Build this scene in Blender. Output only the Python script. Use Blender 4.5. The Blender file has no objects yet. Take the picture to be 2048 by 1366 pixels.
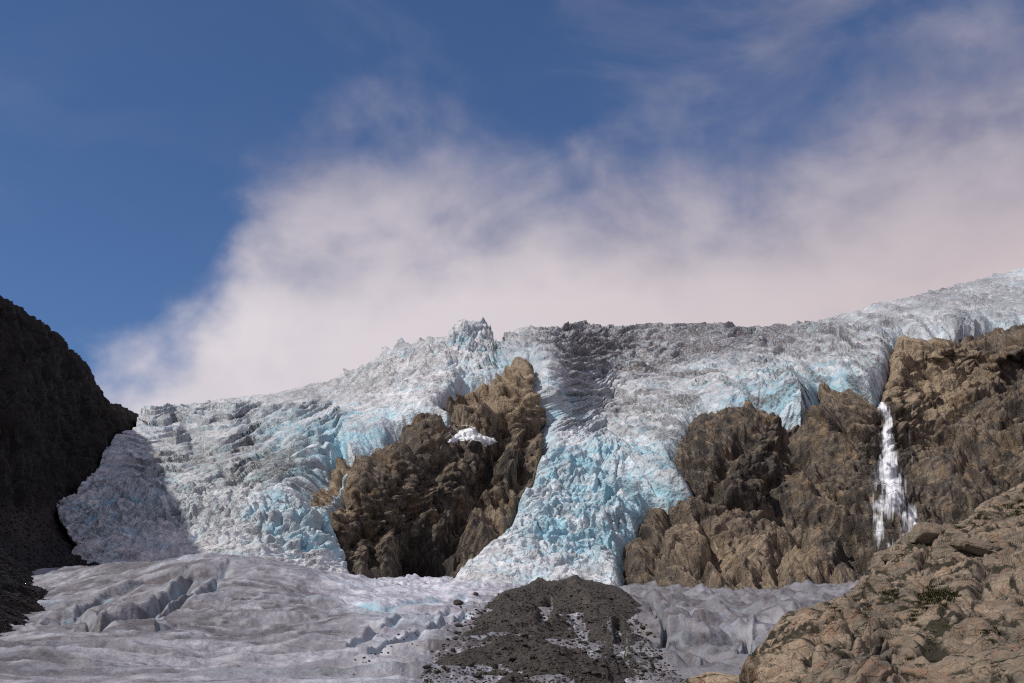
import bpy, math, random
import numpy as np
from mathutils import Vector

# ------------------------------------------------------------------ camera
W, H, F = 2048.0, 1366.0, 2196.0          # frame and focal length of the photo, in its pixels
EYE = 1420.0                              # eye level lies just under the frame
PITCH = math.atan((EYE - H / 2) / F)
CT, ST = math.cos(PITCH), math.sin(PITCH)
scene = bpy.context.scene
COL = scene.collection
cam_d = bpy.data.cameras.new('camera')
cam = bpy.data.objects.new('camera', cam_d)
COL.objects.link(cam)
cam_d.sensor_width = 36.0
cam_d.lens = 36.0 * F / W
cam_d.clip_start = 0.5
cam_d.clip_end = 20000
cam.location = (0, 0, 0)
cam.rotation_euler = (math.pi / 2 + PITCH, 0, 0)
scene.camera = cam

# ------------------------------------------------------------------ light
SUN_EL = math.radians(46)
SUN_AZ = math.radians(-120)                # measured from +Y towards +X: the sun stands to the left
sv = Vector((math.cos(SUN_EL) * math.sin(SUN_AZ), math.cos(SUN_EL) * math.cos(SUN_AZ), math.sin(SUN_EL)))
sun_d = bpy.data.lights.new('sun', 'SUN')
sun_d.energy = 4.2
sun_d.angle = math.radians(1.5)
sun_d.color = (1.0, 0.93, 0.84)
sun = bpy.data.objects.new('sun', sun_d)
COL.objects.link(sun)
sun.rotation_euler = sv.to_track_quat('Z', 'Y').to_euler()
scene.cycles.use_denoising = False
scene.cycles.denoising_prefilter = 'ACCURATE'
scene.cycles.filter_width = 1.2
scene.view_settings.view_transform = 'Standard'
scene.view_settings.look = 'None'
scene.view_settings.exposure = 0.0
scene.view_settings.gamma = 1.0


class NT:
    """small helper to write node trees"""
    def __init__(s, tree):
        s.t = tree; s.n = tree.nodes; s.n.clear()
    def node(s, kind, **kw):
        nd = s.n.new(kind)
        for k, v in kw.items():
            if k == 'inp':
                for kk, vv in v.items():
                    s.put(nd.inputs[kk], vv)
            else:
                setattr(nd, k, v)
        return nd
    def put(s, sock, v):
        if isinstance(v, bpy.types.NodeSocket):
            s.t.links.new(v, sock)
        elif isinstance(v, bpy.types.Node):
            s.t.links.new(v.outputs[0], sock)
        else:
            if hasattr(sock.default_value, '__len__') and len(sock.default_value) == 4 and len(v) == 3:
                v = (*v, 1)
            sock.default_value = v
    def m(s, op, a, b=0.0, c=None, clamp=False):
        nd = s.node('ShaderNodeMath', operation=op, use_clamp=clamp)
        s.put(nd.inputs[0], a); s.put(nd.inputs[1], b)
        if c is not None: s.put(nd.inputs[2], c)
        return nd.outputs[0]
    def mix(s, f, a, b, blend='MIX'):
        nd = s.node('ShaderNodeMix', data_type='RGBA', blend_type=blend)
        s.put(nd.inputs[0], f); s.put(nd.inputs[6], a); s.put(nd.inputs[7], b)
        return nd.outputs[2]
    def smooth(s, v, lo, hi, a=0.0, b=1.0):
        nd = s.node('ShaderNodeMapRange', interpolation_type='SMOOTHSTEP')
        s.put(nd.inputs[0], v)
        for i, q in zip((1, 2, 3, 4), (lo, hi, a, b)): s.put(nd.inputs[i], q)
        return nd.outputs[0]
    def lin(s, v, lo, hi, a=0.0, b=1.0):
        nd = s.node('ShaderNodeMapRange', clamp=True)
        s.put(nd.inputs[0], v)
        for i, q in zip((1, 2, 3, 4), (lo, hi, a, b)): s.put(nd.inputs[i], q)
        return nd.outputs[0]
    def noise(s, vec, scale, detail=5, rough=0.55, dist=0.0, **kw):
        nd = s.node('ShaderNodeTexNoise', **kw)
        if vec is not None: s.put(nd.inputs['Vector'], vec)
        nd.inputs['Scale'].default_value = scale
        nd.inputs['Detail'].default_value = detail
        nd.inputs['Roughness'].default_value = rough
        nd.inputs['Distortion'].default_value = dist
        return nd.outputs[0]
    def curve(s, v, pts):
        nd = s.node('ShaderNodeFloatCurve')
        s.put(nd.inputs['Value'], v)
        c = nd.mapping.curves[0]
        c.points[0].location = pts[0]; c.points[-1].location = pts[-1]
        for p in pts[1:-1]: c.points.new(*p)
        nd.mapping.update()
        return nd.outputs[0]


def ray(px, py):
    u = (np.asarray(px, float) - W / 2) / F
    v = (H / 2 - np.asarray(py, float)) / F
    return u, CT - v * ST, ST + v * CT


def azel(px, py):
    x, y, z = ray(px, py)
    return math.atan2(x, y), math.atan2(z, math.hypot(x, y))


# ------------------------------------------------------------------ sky: physical sky with a procedural cloud bank
world = bpy.data.worlds.new('World')
scene.world = world
world.use_nodes = True
w = NT(world.node_tree)
tc = w.node('ShaderNodeTexCoord').outputs['Generated']
sky = w.node('ShaderNodeTexSky', sky_type='NISHITA', sun_disc=False, sun_elevation=SUN_EL,
             sun_rotation=SUN_AZ, air_density=1.0, dust_density=0.15, ozone_density=3.0, altitude=900)
sep = w.node('ShaderNodeSeparateXYZ', inp={0: tc})
sx, sy, sz = sep.outputs
az = w.m('ARCTAN2', sx, sy)
el = w.m('ARCSINE', sz)
# top edge of the cloud bank: elevation over azimuth
AZ0, AZ1, EL1 = -0.60, 0.60, 0.80
edge = [(-300, 930), (50, 880), (140, 820), (210, 750), (260, 690), (320, 620), (380, 540), (440, 440), (510, 370), (600, 335),
        (700, 325), (820, 340), (940, 365), (1040, 365), (1120, 310), (1250, 300), (1370, 320), (1480, 290),
        (1620, 220), (1760, 140), (1900, 80), (2048, 30), (2400, -60)]
pts = []
for p in edge:
    a, e = azel(*p)
    pts.append(((a - AZ0) / (AZ1 - AZ0), e / EL1))
pts = [p for p in pts if 0.01 < p[0] < 0.99]
pts = [(0.0, pts[0][1])] + pts + [(1.0, pts[-1][1])]
sq = w.node('ShaderNodeMapping', inp={0: tc, 3: (1.0, 1.0, 1.35)})
warp = w.noise(sq, 3.4, 4, 0.5, 0.2)
n1 = w.noise(sq, 7.5, 6, 0.52, 0.2)
n2 = w.noise(sq, 26.0, 6, 0.55, 0.2)
n3 = w.noise(w.node('ShaderNodeMapping', inp={0: sq, 1: (3.1, 1.7, 0.4)}), 6.0, 6, 0.5, 0.2)
az_w = w.m('ADD', az, w.m('MULTIPLY', w.m('SUBTRACT', n3, 0.5), 0.34))
top = w.m('MULTIPLY', w.curve(w.lin(az_w, AZ0, AZ1), pts), EL1)
below = w.m('SUBTRACT', top, el)
dd = w.m('ADD', below, w.m('MULTIPLY', w.m('SUBTRACT', warp, 0.5), 0.13))
dd = w.m('ADD', dd, w.m('MULTIPLY', w.m('SUBTRACT', n1, 0.5), 0.24))
dd = w.m('ADD', dd, w.m('MULTIPLY', w.m('SUBTRACT', n2, 0.5), 0.055))
dens = w.smooth(dd, -0.075, 0.12)
# thin veils higher up, thicker towards the right
veil_n = w.noise(w.node('ShaderNodeMapping', inp={0: tc, 3: (1.0, 1.0, 2.0)}), 4.2, 7, 0.55, 0.6)
veil = w.m('MULTIPLY', w.smooth(veil_n, 0.42, 0.80), w.lin(az, -0.30, 0.42, 0.10, 0.75))
dens = w.m('SUBTRACT', 1.0, w.m('MULTIPLY', w.m('SUBTRACT', 1.0, dens), w.m('SUBTRACT', 1.0, veil)))
# added cloud out of view, right of and behind the viewer: neutral ambient fill
around = w.m('MULTIPLY', w.smooth(w.m('ABSOLUTE', az), 0.62, 1.0), w.smooth(warp, 0.34, 0.52, 0.55, 1.0))
dens = w.m('MAXIMUM', dens, around)
# brightness of the cloud: brighter and warmer low over the ice, mauve grey higher
cl_hi = w.mix(w.smooth(n1, 0.35, 0.66), (2.7, 2.6, 3.5), (4.1, 3.85, 4.6))
cl_lo = w.mix(w.lin(az, -0.3, 0.42), (7.3, 6.8, 7.2), (6.1, 5.3, 5.5))
tone = w.m('ADD', w.smooth(el, 0.325, 0.475), w.m('MULTIPLY', w.m('SUBTRACT', n1, 0.5), -0.9))
tone = w.m('ADD', tone, w.m('MULTIPLY', w.m('SUBTRACT', warp, 0.5), -0.9), clamp=True)
cloud = w.mix(tone, cl_lo, cl_hi)
blue = w.mix(1.0, sky.outputs[0], (0.66, 0.79, 0.98), 'MULTIPLY')
cloud = w.mix(around, cloud, w.mix(1.0, cloud, (1.25, 1.25, 1.28), 'MULTIPLY'))  # the added unseen cloud is brightened further to lift the ambient light
final = w.mix(dens, blue, cloud)
bg = w.node('ShaderNodeBackground', inp={0: final, 1: 0.10})
w.node('ShaderNodeOutputWorld', inp={0: bg.outputs[0]})

# ------------------------------------------------------------------ numeric helpers
rng = np.random.RandomState(7)
PERM = rng.permutation(256).astype(np.int32)
PERM2 = np.concatenate([PERM, PERM])
_g = rng.normal(size=(256, 3)).astype(np.float32)
G3 = _g / np.linalg.norm(_g, axis=1, keepdims=True)
_a = rng.rand(256).astype(np.float32) * 2 * np.pi
G2 = np.stack([np.cos(_a), np.sin(_a)], 1).astype(np.float32)
RND = rng.rand(256, 6).astype(np.float32)


def fade(t): return t * t * t * (t * (t * 6 - 15) + 10)


def perlin2(x, y, seed=0):
    x = np.asarray(x, np.float32); y = np.asarray(y, np.float32)
    xf = np.floor(x); yf = np.floor(y)
    xi = xf.astype(np.int32); yi = yf.astype(np.int32) + seed * 37
    x = x - xf; y = y - yf
    u = fade(x); v = fade(y)
    def g(i, j, dx, dy):
        h = G2[PERM2[(PERM2[(xi + i) & 255] + yi + j) & 255]]
        return h[..., 0] * dx + h[..., 1] * dy
    a = g(0, 0, x, y); b = g(1, 0, x - 1, y); c = g(0, 1, x, y - 1); d = g(1, 1, x - 1, y - 1)
    a = a + u * (b - a); c = c + u * (d - c)
    return (a + v * (c - a)) * 1.5


def fbm2(x, y, octs=5, seed=0, gain=0.5, lac=2.03):
    s = 0; a = 1; t = 0
    for o in range(octs):
        s = s + a * perlin2(x, y, seed + o * 3); t += a
        x = x * lac + 11.3; y = y * lac - 7.7; a *= gain
    return s / t


def ridged2(x, y, octs=5, seed=0, gain=0.5, lac=2.07, sharp=2.0):
    s = 0; a = 1; t = 0; wgt = 1
    for o in range(octs):
        n = np.clip(1 - np.abs(perlin2(x, y, seed + o * 5)), 0, 1) ** sharp
        n = n * wgt
        wgt = np.clip(n * 1.4, 0, 1)
        s = s + a * n; t += a
        x = x * lac + 3.3; y = y * lac + 9.1; a *= gain
    return s / t


def chunks(x, y, seed=0, tilt=0.6, k=1.0, off=0.5, p=1.0):
    """upper envelope of randomly tilted cones: broken blocks with sharp creases between them.
    returns height, and how far the point stands from the crease"""
    x = np.asarray(x, np.float32); y = np.asarray(y, np.float32)
    xi = np.floor(x).astype(np.int32); yi = np.floor(y).astype(np.int32)
    h1 = np.full(x.shape, -9, np.float32); h2 = h1.copy()
    for i in (-1, 0, 1):
        for j in (-1, 0, 1):
            cx = xi + i; cy = yi + j
            r = RND[PERM2[(PERM2[(cx + seed * 17) & 255] + cy) & 255]]
            dx = x - (cx + 0.1 + 0.8 * r[..., 0]); dy = y - (cy + 0.1 + 0.8 * r[..., 1])
            ds = np.sqrt(dx * dx + dy * dy)
            if p != 1.0: ds = ds ** p
            v = off * (r[..., 2] - 0.5) + tilt * ((r[..., 3] - 0.5) * dx + (r[..., 4] - 0.5) * dy) * 2 - k * ds
            h2 = np.maximum(np.minimum(v, h1), h2)
            h1 = np.maximum(h1, v)
    return h1, h1 - h2


def facets(x, y, seed=0, tilt=1.0, off=1.0, k=13.0):
    """flat tilted faces that meet along narrow steps: jointed, broken rock"""
    x = np.asarray(x, np.float32); y = np.asarray(y, np.float32)
    xi = np.floor(x).astype(np.int32); yi = np.floor(y).astype(np.int32)
    sw = np.full(x.shape, 1e-12, np.float32); sv_ = np.zeros(x.shape, np.float32)
    for i in (-1, 0, 1):
        for j in (-1, 0, 1):
            cx = xi + i; cy = yi + j
            r = RND[PERM2[(PERM2[(cx + seed * 17) & 255] + cy) & 255]]
            dx = x - (cx + 0.08 + 0.84 * r[..., 0]); dy = y - (cy + 0.08 + 0.84 * r[..., 1])
            wt = np.exp(-k * np.sqrt(dx * dx + dy * dy)).astype(np.float32)
            sw += wt; sv_ += wt * (off * (r[..., 2] - 0.5) + tilt * ((r[..., 3] - 0.5) * dx + (r[..., 4] - 0.5) * dy) * 2)
    return sv_ / sw


def tps_fit(pts, lam=0.0):
    pts = np.array(pts, float)
    c = pts[:, :2] / 300.0; n = len(c)
    d2 = ((c[:, None] - c[None]) ** 2).sum(-1)
    K = 0.5 * d2 * np.log(d2 + 1e-12) + lam * np.eye(n)
    Pm = np.hstack([np.ones((n, 1)), c])
    A = np.block([[K, Pm], [Pm.T, np.zeros((3, 3))]])
    sol = np.linalg.solve(A, np.concatenate([pts[:, 2], np.zeros(3)]))
    return c, sol


def tps_eval(fit, x, y):
    c, sol = fit
    x = x / 300.0; y = y / 300.0
    out = sol[-3] + sol[-2] * x + sol[-1] * y
    for i in range(len(c)):
        d2 = (x - c[i, 0]) ** 2 + (y - c[i, 1]) ** 2
        out = out + sol[i] * 0.5 * d2 * np.log(d2 + 1e-12)
    return out


def seg_dist(x, y, a, b):
    ax, ay = a; bx, by = b
    dx, dy = bx - ax, by - ay
    t = np.clip(((x - ax) * dx + (y - ay) * dy) / (dx * dx + dy * dy + 1e-9), 0, 1)
    return np.hypot(x - ax - t * dx, y - ay - t * dy)


def line_dist(x, y, poly):
    d = None
    for a, b in zip(poly[:-1], poly[1:]):
        q = seg_dist(x, y, a, b)
        d = q if d is None else np.minimum(d, q)
    return d


def poly_sd(x, y, poly):
    """signed distance, positive inside"""
    d = line_dist(x, y, list(poly) + [poly[0]])
    ins = np.zeros(x.shape, bool)
    n = len(poly)
    for i in range(n):
        (x1, y1), (x2, y2) = poly[i], poly[(i + 1) % n]
        if y1 == y2: continue
        c = ((y1 > y) != (y2 > y)) & (x < (x2 - x1) * (y - y1) / (y2 - y1) + x1)
        ins ^= c
    return np.where(ins, d, -d)


def sstep(v, lo, hi):
    t = np.clip((v - lo) / (hi - lo), 0, 1)
    return t * t * (3 - 2 * t)


def blob(x, y, cx, cy, rx, ry, ang=0.0):
    c, s = math.cos(math.radians(ang)), math.sin(math.radians(ang))
    u = ((x - cx) * c + (y - cy) * s) / rx; v = (-(x - cx) * s + (y - cy) * c) / ry
    return np.exp(-(u * u + v * v))


def unproject(px, py, Y):
    u, y, z = ray(px, py)
    k = Y / y
    return np.stack([u * k, Y + 0 * k, z * k], -1)


def point(px, py, Y): return Vector(unproject(px, py, Y))


def normals(P):
    du = np.gradient(P, axis=1); dv = np.gradient(P, axis=0)
    n = np.cross(du, dv)
    return n / (np.linalg.norm(n, axis=-1, keepdims=True) + 1e-9)


def grid_mesh(name, P, keep=None, attrs=None, mat=None, flip=False):
    """turn a grid of points into one mesh object; keep is a mask over the vertices"""
    R, C = P.shape[:2]
    idx = np.arange(R * C).reshape(R, C)
    q = np.stack([idx[:-1, :-1], idx[:-1, 1:], idx[1:, 1:], idx[1:, :-1]], -1).reshape(-1, 4)
    if flip: q = q[:, ::-1]
    if keep is not None:
        kf = keep.reshape(-1)
        q = q[kf[q].all(1)]
    used = np.unique(q)
    remap = np.full(R * C, -1, np.int32); remap[used] = np.arange(len(used))
    q = remap[q]
    V = P.reshape(-1, 3)[used].astype(np.float32)
    me = bpy.data.meshes.new(name)
    me.vertices.add(len(V)); me.vertices.foreach_set('co', V.ravel())
    me.loops.add(q.size); me.loops.foreach_set('vertex_index', q.ravel().astype(np.int32))
    me.polygons.add(len(q))
    me.polygons.foreach_set('loop_start', np.arange(0, q.size, 4, dtype=np.int32))
    me.polygons.foreach_set('use_smooth', np.ones(len(q), bool))
    for k, a in (attrs or {}).items():
        at = me.attributes.new(k, 'FLOAT', 'POINT')
        at.data.foreach_set('value', a.reshape(-1)[used].astype(np.float32))
    me.update(); me.validate()
    o = bpy.data.objects.new(name, me)
    COL.objects.link(o)
    if mat: me.materials.append(mat)
    return o


def tag(o, label, cat, group=None, kind=None):
    o['label'] = label; o['category'] = cat
    if group: o['group'] = group
    if kind: o['kind'] = kind
    return o


# ------------------------------------------------------------------ materials
def new_mat(name):
    m = bpy.data.materials.new(name); m.use_nodes = True
    return m, NT(m.node_tree)


def attr(t, name): return t.node('ShaderNodeAttribute', attribute_name=name).outputs['Fac']


def finish(t, color, rough, height, bump=0.6, dist=0.3, spec=0.3):
    b = t.node('ShaderNodeBsdfPrincipled')
    t.put(b.inputs['Base Color'], color); t.put(b.inputs['Roughness'], rough)
    b.inputs['Specular IOR Level'].default_value = spec
    if height is not None:
        bp = t.node('ShaderNodeBump', inp={'Height': height})
        bp.inputs['Strength'].default_value = bump; bp.inputs['Distance'].default_value = dist
        t.put(b.inputs['Normal'], bp.outputs[0])
    t.node('ShaderNodeOutputMaterial', inp={0: b.outputs[0]})
    return b


def ice_material(name, scale=1.0, lilac=0.0, bump=1.0):
    m, t = new_mat(name)
    pos = t.node('ShaderNodeNewGeometry').outputs['Position']
    fine = t.noise(pos, 0.55 * scale, 4, 0.6)
    mid = t.noise(pos, 0.16 * scale, 6, 0.6, 0.4)
    big = t.noise(pos, 0.03 * scale, 5, 0.6)
    blue, dirt_shade = attr(t, 'blue'), attr(t, 'dirt_shade')  # second mask holds grime and also shade put into the colour
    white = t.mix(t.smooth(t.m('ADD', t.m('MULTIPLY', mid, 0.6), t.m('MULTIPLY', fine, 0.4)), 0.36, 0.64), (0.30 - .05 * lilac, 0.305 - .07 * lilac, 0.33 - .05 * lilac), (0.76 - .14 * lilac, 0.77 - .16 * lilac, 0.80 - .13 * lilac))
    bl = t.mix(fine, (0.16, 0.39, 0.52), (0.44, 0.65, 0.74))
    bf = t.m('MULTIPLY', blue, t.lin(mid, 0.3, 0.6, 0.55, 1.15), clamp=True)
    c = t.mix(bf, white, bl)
    df = t.m('MULTIPLY', dirt_shade, t.lin(t.m('ADD', t.m('ADD', t.m('MULTIPLY', fine, 0.7 - 0.45 * lilac), t.m('MULTIPLY', mid, 0.45 * lilac)), t.m('MULTIPLY', big, 0.4)), 0.42, 0.68, 0.22 + 0.3 * lilac, 1.4 - 0.2 * lilac), clamp=True)
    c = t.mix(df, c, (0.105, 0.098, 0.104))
    finish(t, c, 0.55, t.m('ADD', fine, t.m('MULTIPLY', mid, 1.6)), bump, 1.3 / scale, 0.3)
    return m


def rock_material(name, dark, mid_c, light, scale=1.0, streak=0.5, bump=0.8, dist=0.6, lich=None, stretch=(1.3, 1.0, 0.35), warm=None, bandy=0.0):
    m, t = new_mat(name)
    pos = t.node('ShaderNodeNewGeometry').outputs['Position']
    sp = t.node('ShaderNodeMapping', inp={0: pos, 3: stretch})
    sp.inputs['Rotation'].default_value = (0, math.radians(24), 0)
    st = t.noise(sp, 0.22 * scale, 8, 0.62, 0.5)
    fine = t.noise(pos, 1.3 * scale, 8, 0.68)
    big = t.noise(pos, 0.045 * scale, 5, 0.55, 0.3)
    tan, wet = attr(t, 'tan'), attr(t, 'wet')
    c = t.mix(t.smooth(t.m('ADD', t.m('MULTIPLY', st, 0.65), t.m('MULTIPLY', fine, 0.35)), 0.36, 0.62), dark, mid_c)
    c = t.mix(t.m('MULTIPLY', t.smooth(t.m('ADD', t.m('MULTIPLY', big, 0.5), t.m('MULTIPLY', tan, 0.6)), 0.35, 0.75), t.smooth(fine, 0.34, 0.58, 0.35, 1.0)), c, light)
    if warm:
        wn = t.noise(pos, 0.11 * scale, 5, 0.6, 0.6)
        c = t.mix(t.smooth(wn, 0.50, 0.66), c, warm)
    if lich:
        ln = t.noise(pos, 0.5 * scale, 7, 0.7, 0.4)
        c = t.mix(t.m('MULTIPLY', t.smooth(ln, 0.50, 0.66), 0.75), c, lich)
    # foliation: paler and darker layers following the ribs
    if bandy:
        bd = attr(t, 'bands')
        c = t.mix(t.m('MULTIPLY', t.smooth(bd, 0.42, 0.72), bandy), c, light)
        c = t.mix(t.m('MULTIPLY', t.smooth(bd, 0.26, 0.12), bandy), c, dark)
    # dark water streaks running down the wall
    wp = t.node('ShaderNodeMapping', inp={0: pos, 3: (1.0, 0.6, 0.07)})
    ws = t.noise(wp, 0.35 * scale, 6, 0.65)
    c = t.mix(t.m('MULTIPLY', t.smooth(t.m('ADD', ws, t.m('MULTIPLY', wet, 0.25)), 0.54, 0.68), streak), c, tuple(v * 0.45 for v in dark))
    # narrow dark joints
    vo = t.node('ShaderNodeTexVoronoi', feature='DISTANCE_TO_EDGE')
    wv = t.node('ShaderNodeVectorMath', operation='ADD', inp={0: sp.outputs[0], 1: t.node('ShaderNodeVectorMath', operation='SCALE', inp={0: t.node('ShaderNodeTexNoise', inp={'Vector': pos, 'Scale': 0.25 * scale, 'Detail': 4}).outputs['Color'], 'Scale': 5.0 / scale}).outputs[0]})
    t.put(vo.inputs['Vector'], wv.outputs[0]); vo.inputs['Scale'].default_value = 0.16 * scale
    joint = t.smooth(vo.outputs[0], 0.0, 0.05)
    hgt = t.m('ADD', t.m('ADD', t.m('MULTIPLY', st, 1.6), t.m('MULTIPLY', fine, 0.8)), t.m('MULTIPLY', joint, 0.5))
    rough = t.lin(wet, 0, 1, 0.85, 0.4)
    finish(t, c, rough, hgt, bump, dist, 0.25)
    return m


M_ICE = ice_material('weathered blue ice')
M_ICE_LOW = ice_material('dirty tongue ice', 1.3, 1.0, 0.45)
M_ROCK = rock_material('brown gneiss', (0.034, 0.030, 0.029), (0.115, 0.098, 0.082), (0.30, 0.236, 0.168), 1.0, 0.7, 1.0, 0.8, warm=(0.150, 0.108, 0.070), bandy=0.4)
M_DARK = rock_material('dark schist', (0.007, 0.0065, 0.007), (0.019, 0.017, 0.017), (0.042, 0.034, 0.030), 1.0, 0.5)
M_FORE = rock_material('tan slab rock', (0.090, 0.080, 0.068), (0.215, 0.172, 0.132), (0.38, 0.295, 0.215), 5.0, 0.25, 1.0, 0.16, lich=(0.15, 0.15, 0.115), stretch=(0.5, 1.0, 1.2), warm=(0.215, 0.140, 0.095))
def add_cracks(mat, col):
    t = NT.__new__(NT); t.t = mat.node_tree; t.n = mat.node_tree.nodes
    bs = [n for n in t.n if n.type == 'BSDF_PRINCIPLED'][0]
    old = bs.inputs['Base Color'].links[0].from_socket
    pos = t.node('ShaderNodeNewGeometry').outputs['Position']
    nz = t.noise(pos, 1.1, 6, 0.65)
    t.put(bs.inputs['Base Color'], t.mix(t.smooth(t.m('MULTIPLY', attr(t, 'crack'), t.lin(nz, 0.34, 0.62, 0.3, 1.4)), 0.3, 0.8), old, col))


add_cracks(M_FORE, (0.035, 0.032, 0.022))
M_MOR = rock_material('moraine grit', (0.032, 0.030, 0.029), (0.068, 0.061, 0.055), (0.125, 0.110, 0.097), 6.0, 0.1, 1.0, 0.25, stretch=(1, 1, 1))

# ------------------------------------------------------------------ the mountain face: base shape, bedrock and ice on it
SKY = [(-300, 830), (180, 842), (275, 842), (300, 833), (340, 830), (380, 833), (430, 824), (500, 812), (560, 808), (620, 796), (700, 772), (750, 752),
       (790, 726), (850, 714), (900, 704), (930, 694), (957, 688), (975, 698), (1000, 712), (1012, 704), (1050, 680), (1090, 678), (1150, 670),
       (1200, 675), (1260, 675), (1320, 678), (1400, 680), (1500, 680), (1570, 676), (1650, 656), (1740, 636), (1830, 612), (1900, 593),
       (1980, 569), (2048, 552), (2400, 460)]
CTRL = [
    (100, 1235, 375), (400, 1235, 375), (700, 1235, 385), (1000, 1235, 385), (1300, 1235, 375), (1700, 1235, 365), (2100, 1235, 360), (-200, 1235, 360),
    (100, 1130, 410), (300, 1130, 405), (500, 1130, 400), (690, 1150, 418), (150, 1000, 490), (300, 1000, 500), (480, 1000, 485), (600, 1000, 455),
    (300, 900, 650), (450, 900, 620), (600, 900, 530), (350, 845, 800), (500, 820, 850), (600, 850, 640), (700, 810, 690), (640, 792, 800), (0, 830, 850), (0, 1000, 520),
    (750, 1150, 425), (850, 1150, 425), (660, 1000, 442), (850, 1000, 458), (1000, 1000, 472), (760, 890, 485), (900, 860, 505), (1060, 860, 512), (900, 780, 540), (1060, 735, 560), (960, 1100, 442),
    (950, 710, 640), (957, 670, 690), (800, 740, 650), (1010, 690, 690),
    (1100, 1175, 415), (1150, 1050, 455), (1150, 930, 500), (1180, 850, 570), (1200, 780, 650), (1250, 720, 740), (1150, 655, 810), (1300, 665, 860), (1250, 1180, 410),
    (1300, 1190, 397), (1500, 1190, 392), (1700, 1180, 390), (1380, 1000, 452), (1400, 900, 492), (1550, 1000, 462), (1500, 825, 522), (1600, 850, 516), (1680, 790, 532), (1700, 1000, 457),
    (1780, 815, 502), (1780, 1000, 452), (1740, 1090, 424), (1850, 700, 545), (2048, 665, 560), (1850, 900, 490), (2048, 900, 482), (1850, 1050, 434), (2048, 1050, 432), (1770, 700, 580), (1950, 780, 524), (2048, 780, 524), (1850, 800, 519), (1950, 725, 542), (2048, 725, 542), (2250, 800, 515), (1950, 685, 556), (1850, 750, 533), (1900, 750, 534), (2000, 750, 534), (1820, 770, 522), (1800, 725, 540), (1850, 725, 541), (1900, 725, 541), (1950, 750, 534), (2048, 750, 533), (2250, 740, 537), (1950, 900, 486), (2150, 850, 500), (1950, 1000, 452), (2250, 900, 480), (2250, 700, 545), (2250, 1000, 440),
    (1500, 750, 640), (1650, 740, 610), (1500, 672, 900), (1700, 647, 960), (1750, 680, 655), (1900, 650, 640), (1900, 598, 1000), (2048, 610, 850), (2048, 556, 1100), (2250, 510, 1150), (2250, 620, 700)]
ROCK_C = [(905, 790), (925, 778), (985, 765), (1010, 752), (1060, 730), (1068, 745), (1075, 790), (1090, 830), (1092, 850), (1085, 870), (1090, 900), (1083, 940), (1070, 960),
          (1065, 990), (1045, 1000), (1040, 1015), (1030, 1045), (1015, 1080), (980, 1108), (960, 1125), (930, 1160), (900, 1200), (850, 1230), (780, 1230), (700, 1200), (690, 1140), (672, 1090), (655, 1040), (665, 1000),
          (700, 950), (740, 905), (790, 870), (815, 855), (840, 850), (870, 855), (890, 865), (905, 850), (885, 830), (892, 805)]
ROCK_L = [(622, 1025), (625, 990), (650, 950), (675, 920), (690, 912), (700, 930), (715, 938), (690, 960), (667, 1000), (650, 1030)]
ROCK_R = [(1245, 1250), (1242, 1110), (1265, 1075), (1290, 1040), (1300, 1020), (1340, 1015), (1385, 1000), (1380, 975), (1355, 945), (1325, 935), (1345, 930), (1352, 910), (1370, 880),
          (1385, 850), (1410, 835), (1460, 830), (1500, 815), (1540, 818), (1570, 840), (1600, 850), (1625, 830), (1640, 790), (1680, 780), (1720, 785), (1745, 800), (1760, 770), (1775, 740),
          (1785, 700), (1800, 690), (1840, 683), (1900, 680), (1960, 672), (2048, 652), (2400, 590), (2400, 1260)]
NC, NR = 1250, 680
pxs = np.linspace(-120, 2260, NC)
tt = np.linspace(0, 1, NR)
PX, T = np.meshgrid(pxs, tt)
TOP = np.interp(PX, *zip(*SKY))
PY = 1236 + (TOP - 1236) * T
Yb = tps_eval(tps_fit(CTRL, 1e-4), PX, PY)
B = unproject(PX, PY, Yb)
Nb = normals(B)
if Nb[..., 1].mean() > 0: Nb = -Nb
LL = np.zeros_like(PX)
LL[1:] = np.cumsum(np.linalg.norm(np.diff(B, axis=0), axis=-1), 0)
X = B[..., 0]; Z = B[..., 2]
jag = fbm2(PX / 26, PY / 26, 4, 5) * 9
sd_c = poly_sd(PX, PY, ROCK_C); sd_l = poly_sd(PX, PY, ROCK_L); sd_r = poly_sd(PX, PY, ROCK_R)
sd = np.maximum(np.maximum(sd_c, sd_l), sd_r) + jag * 0.7     # >0 on bare rock

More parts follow.
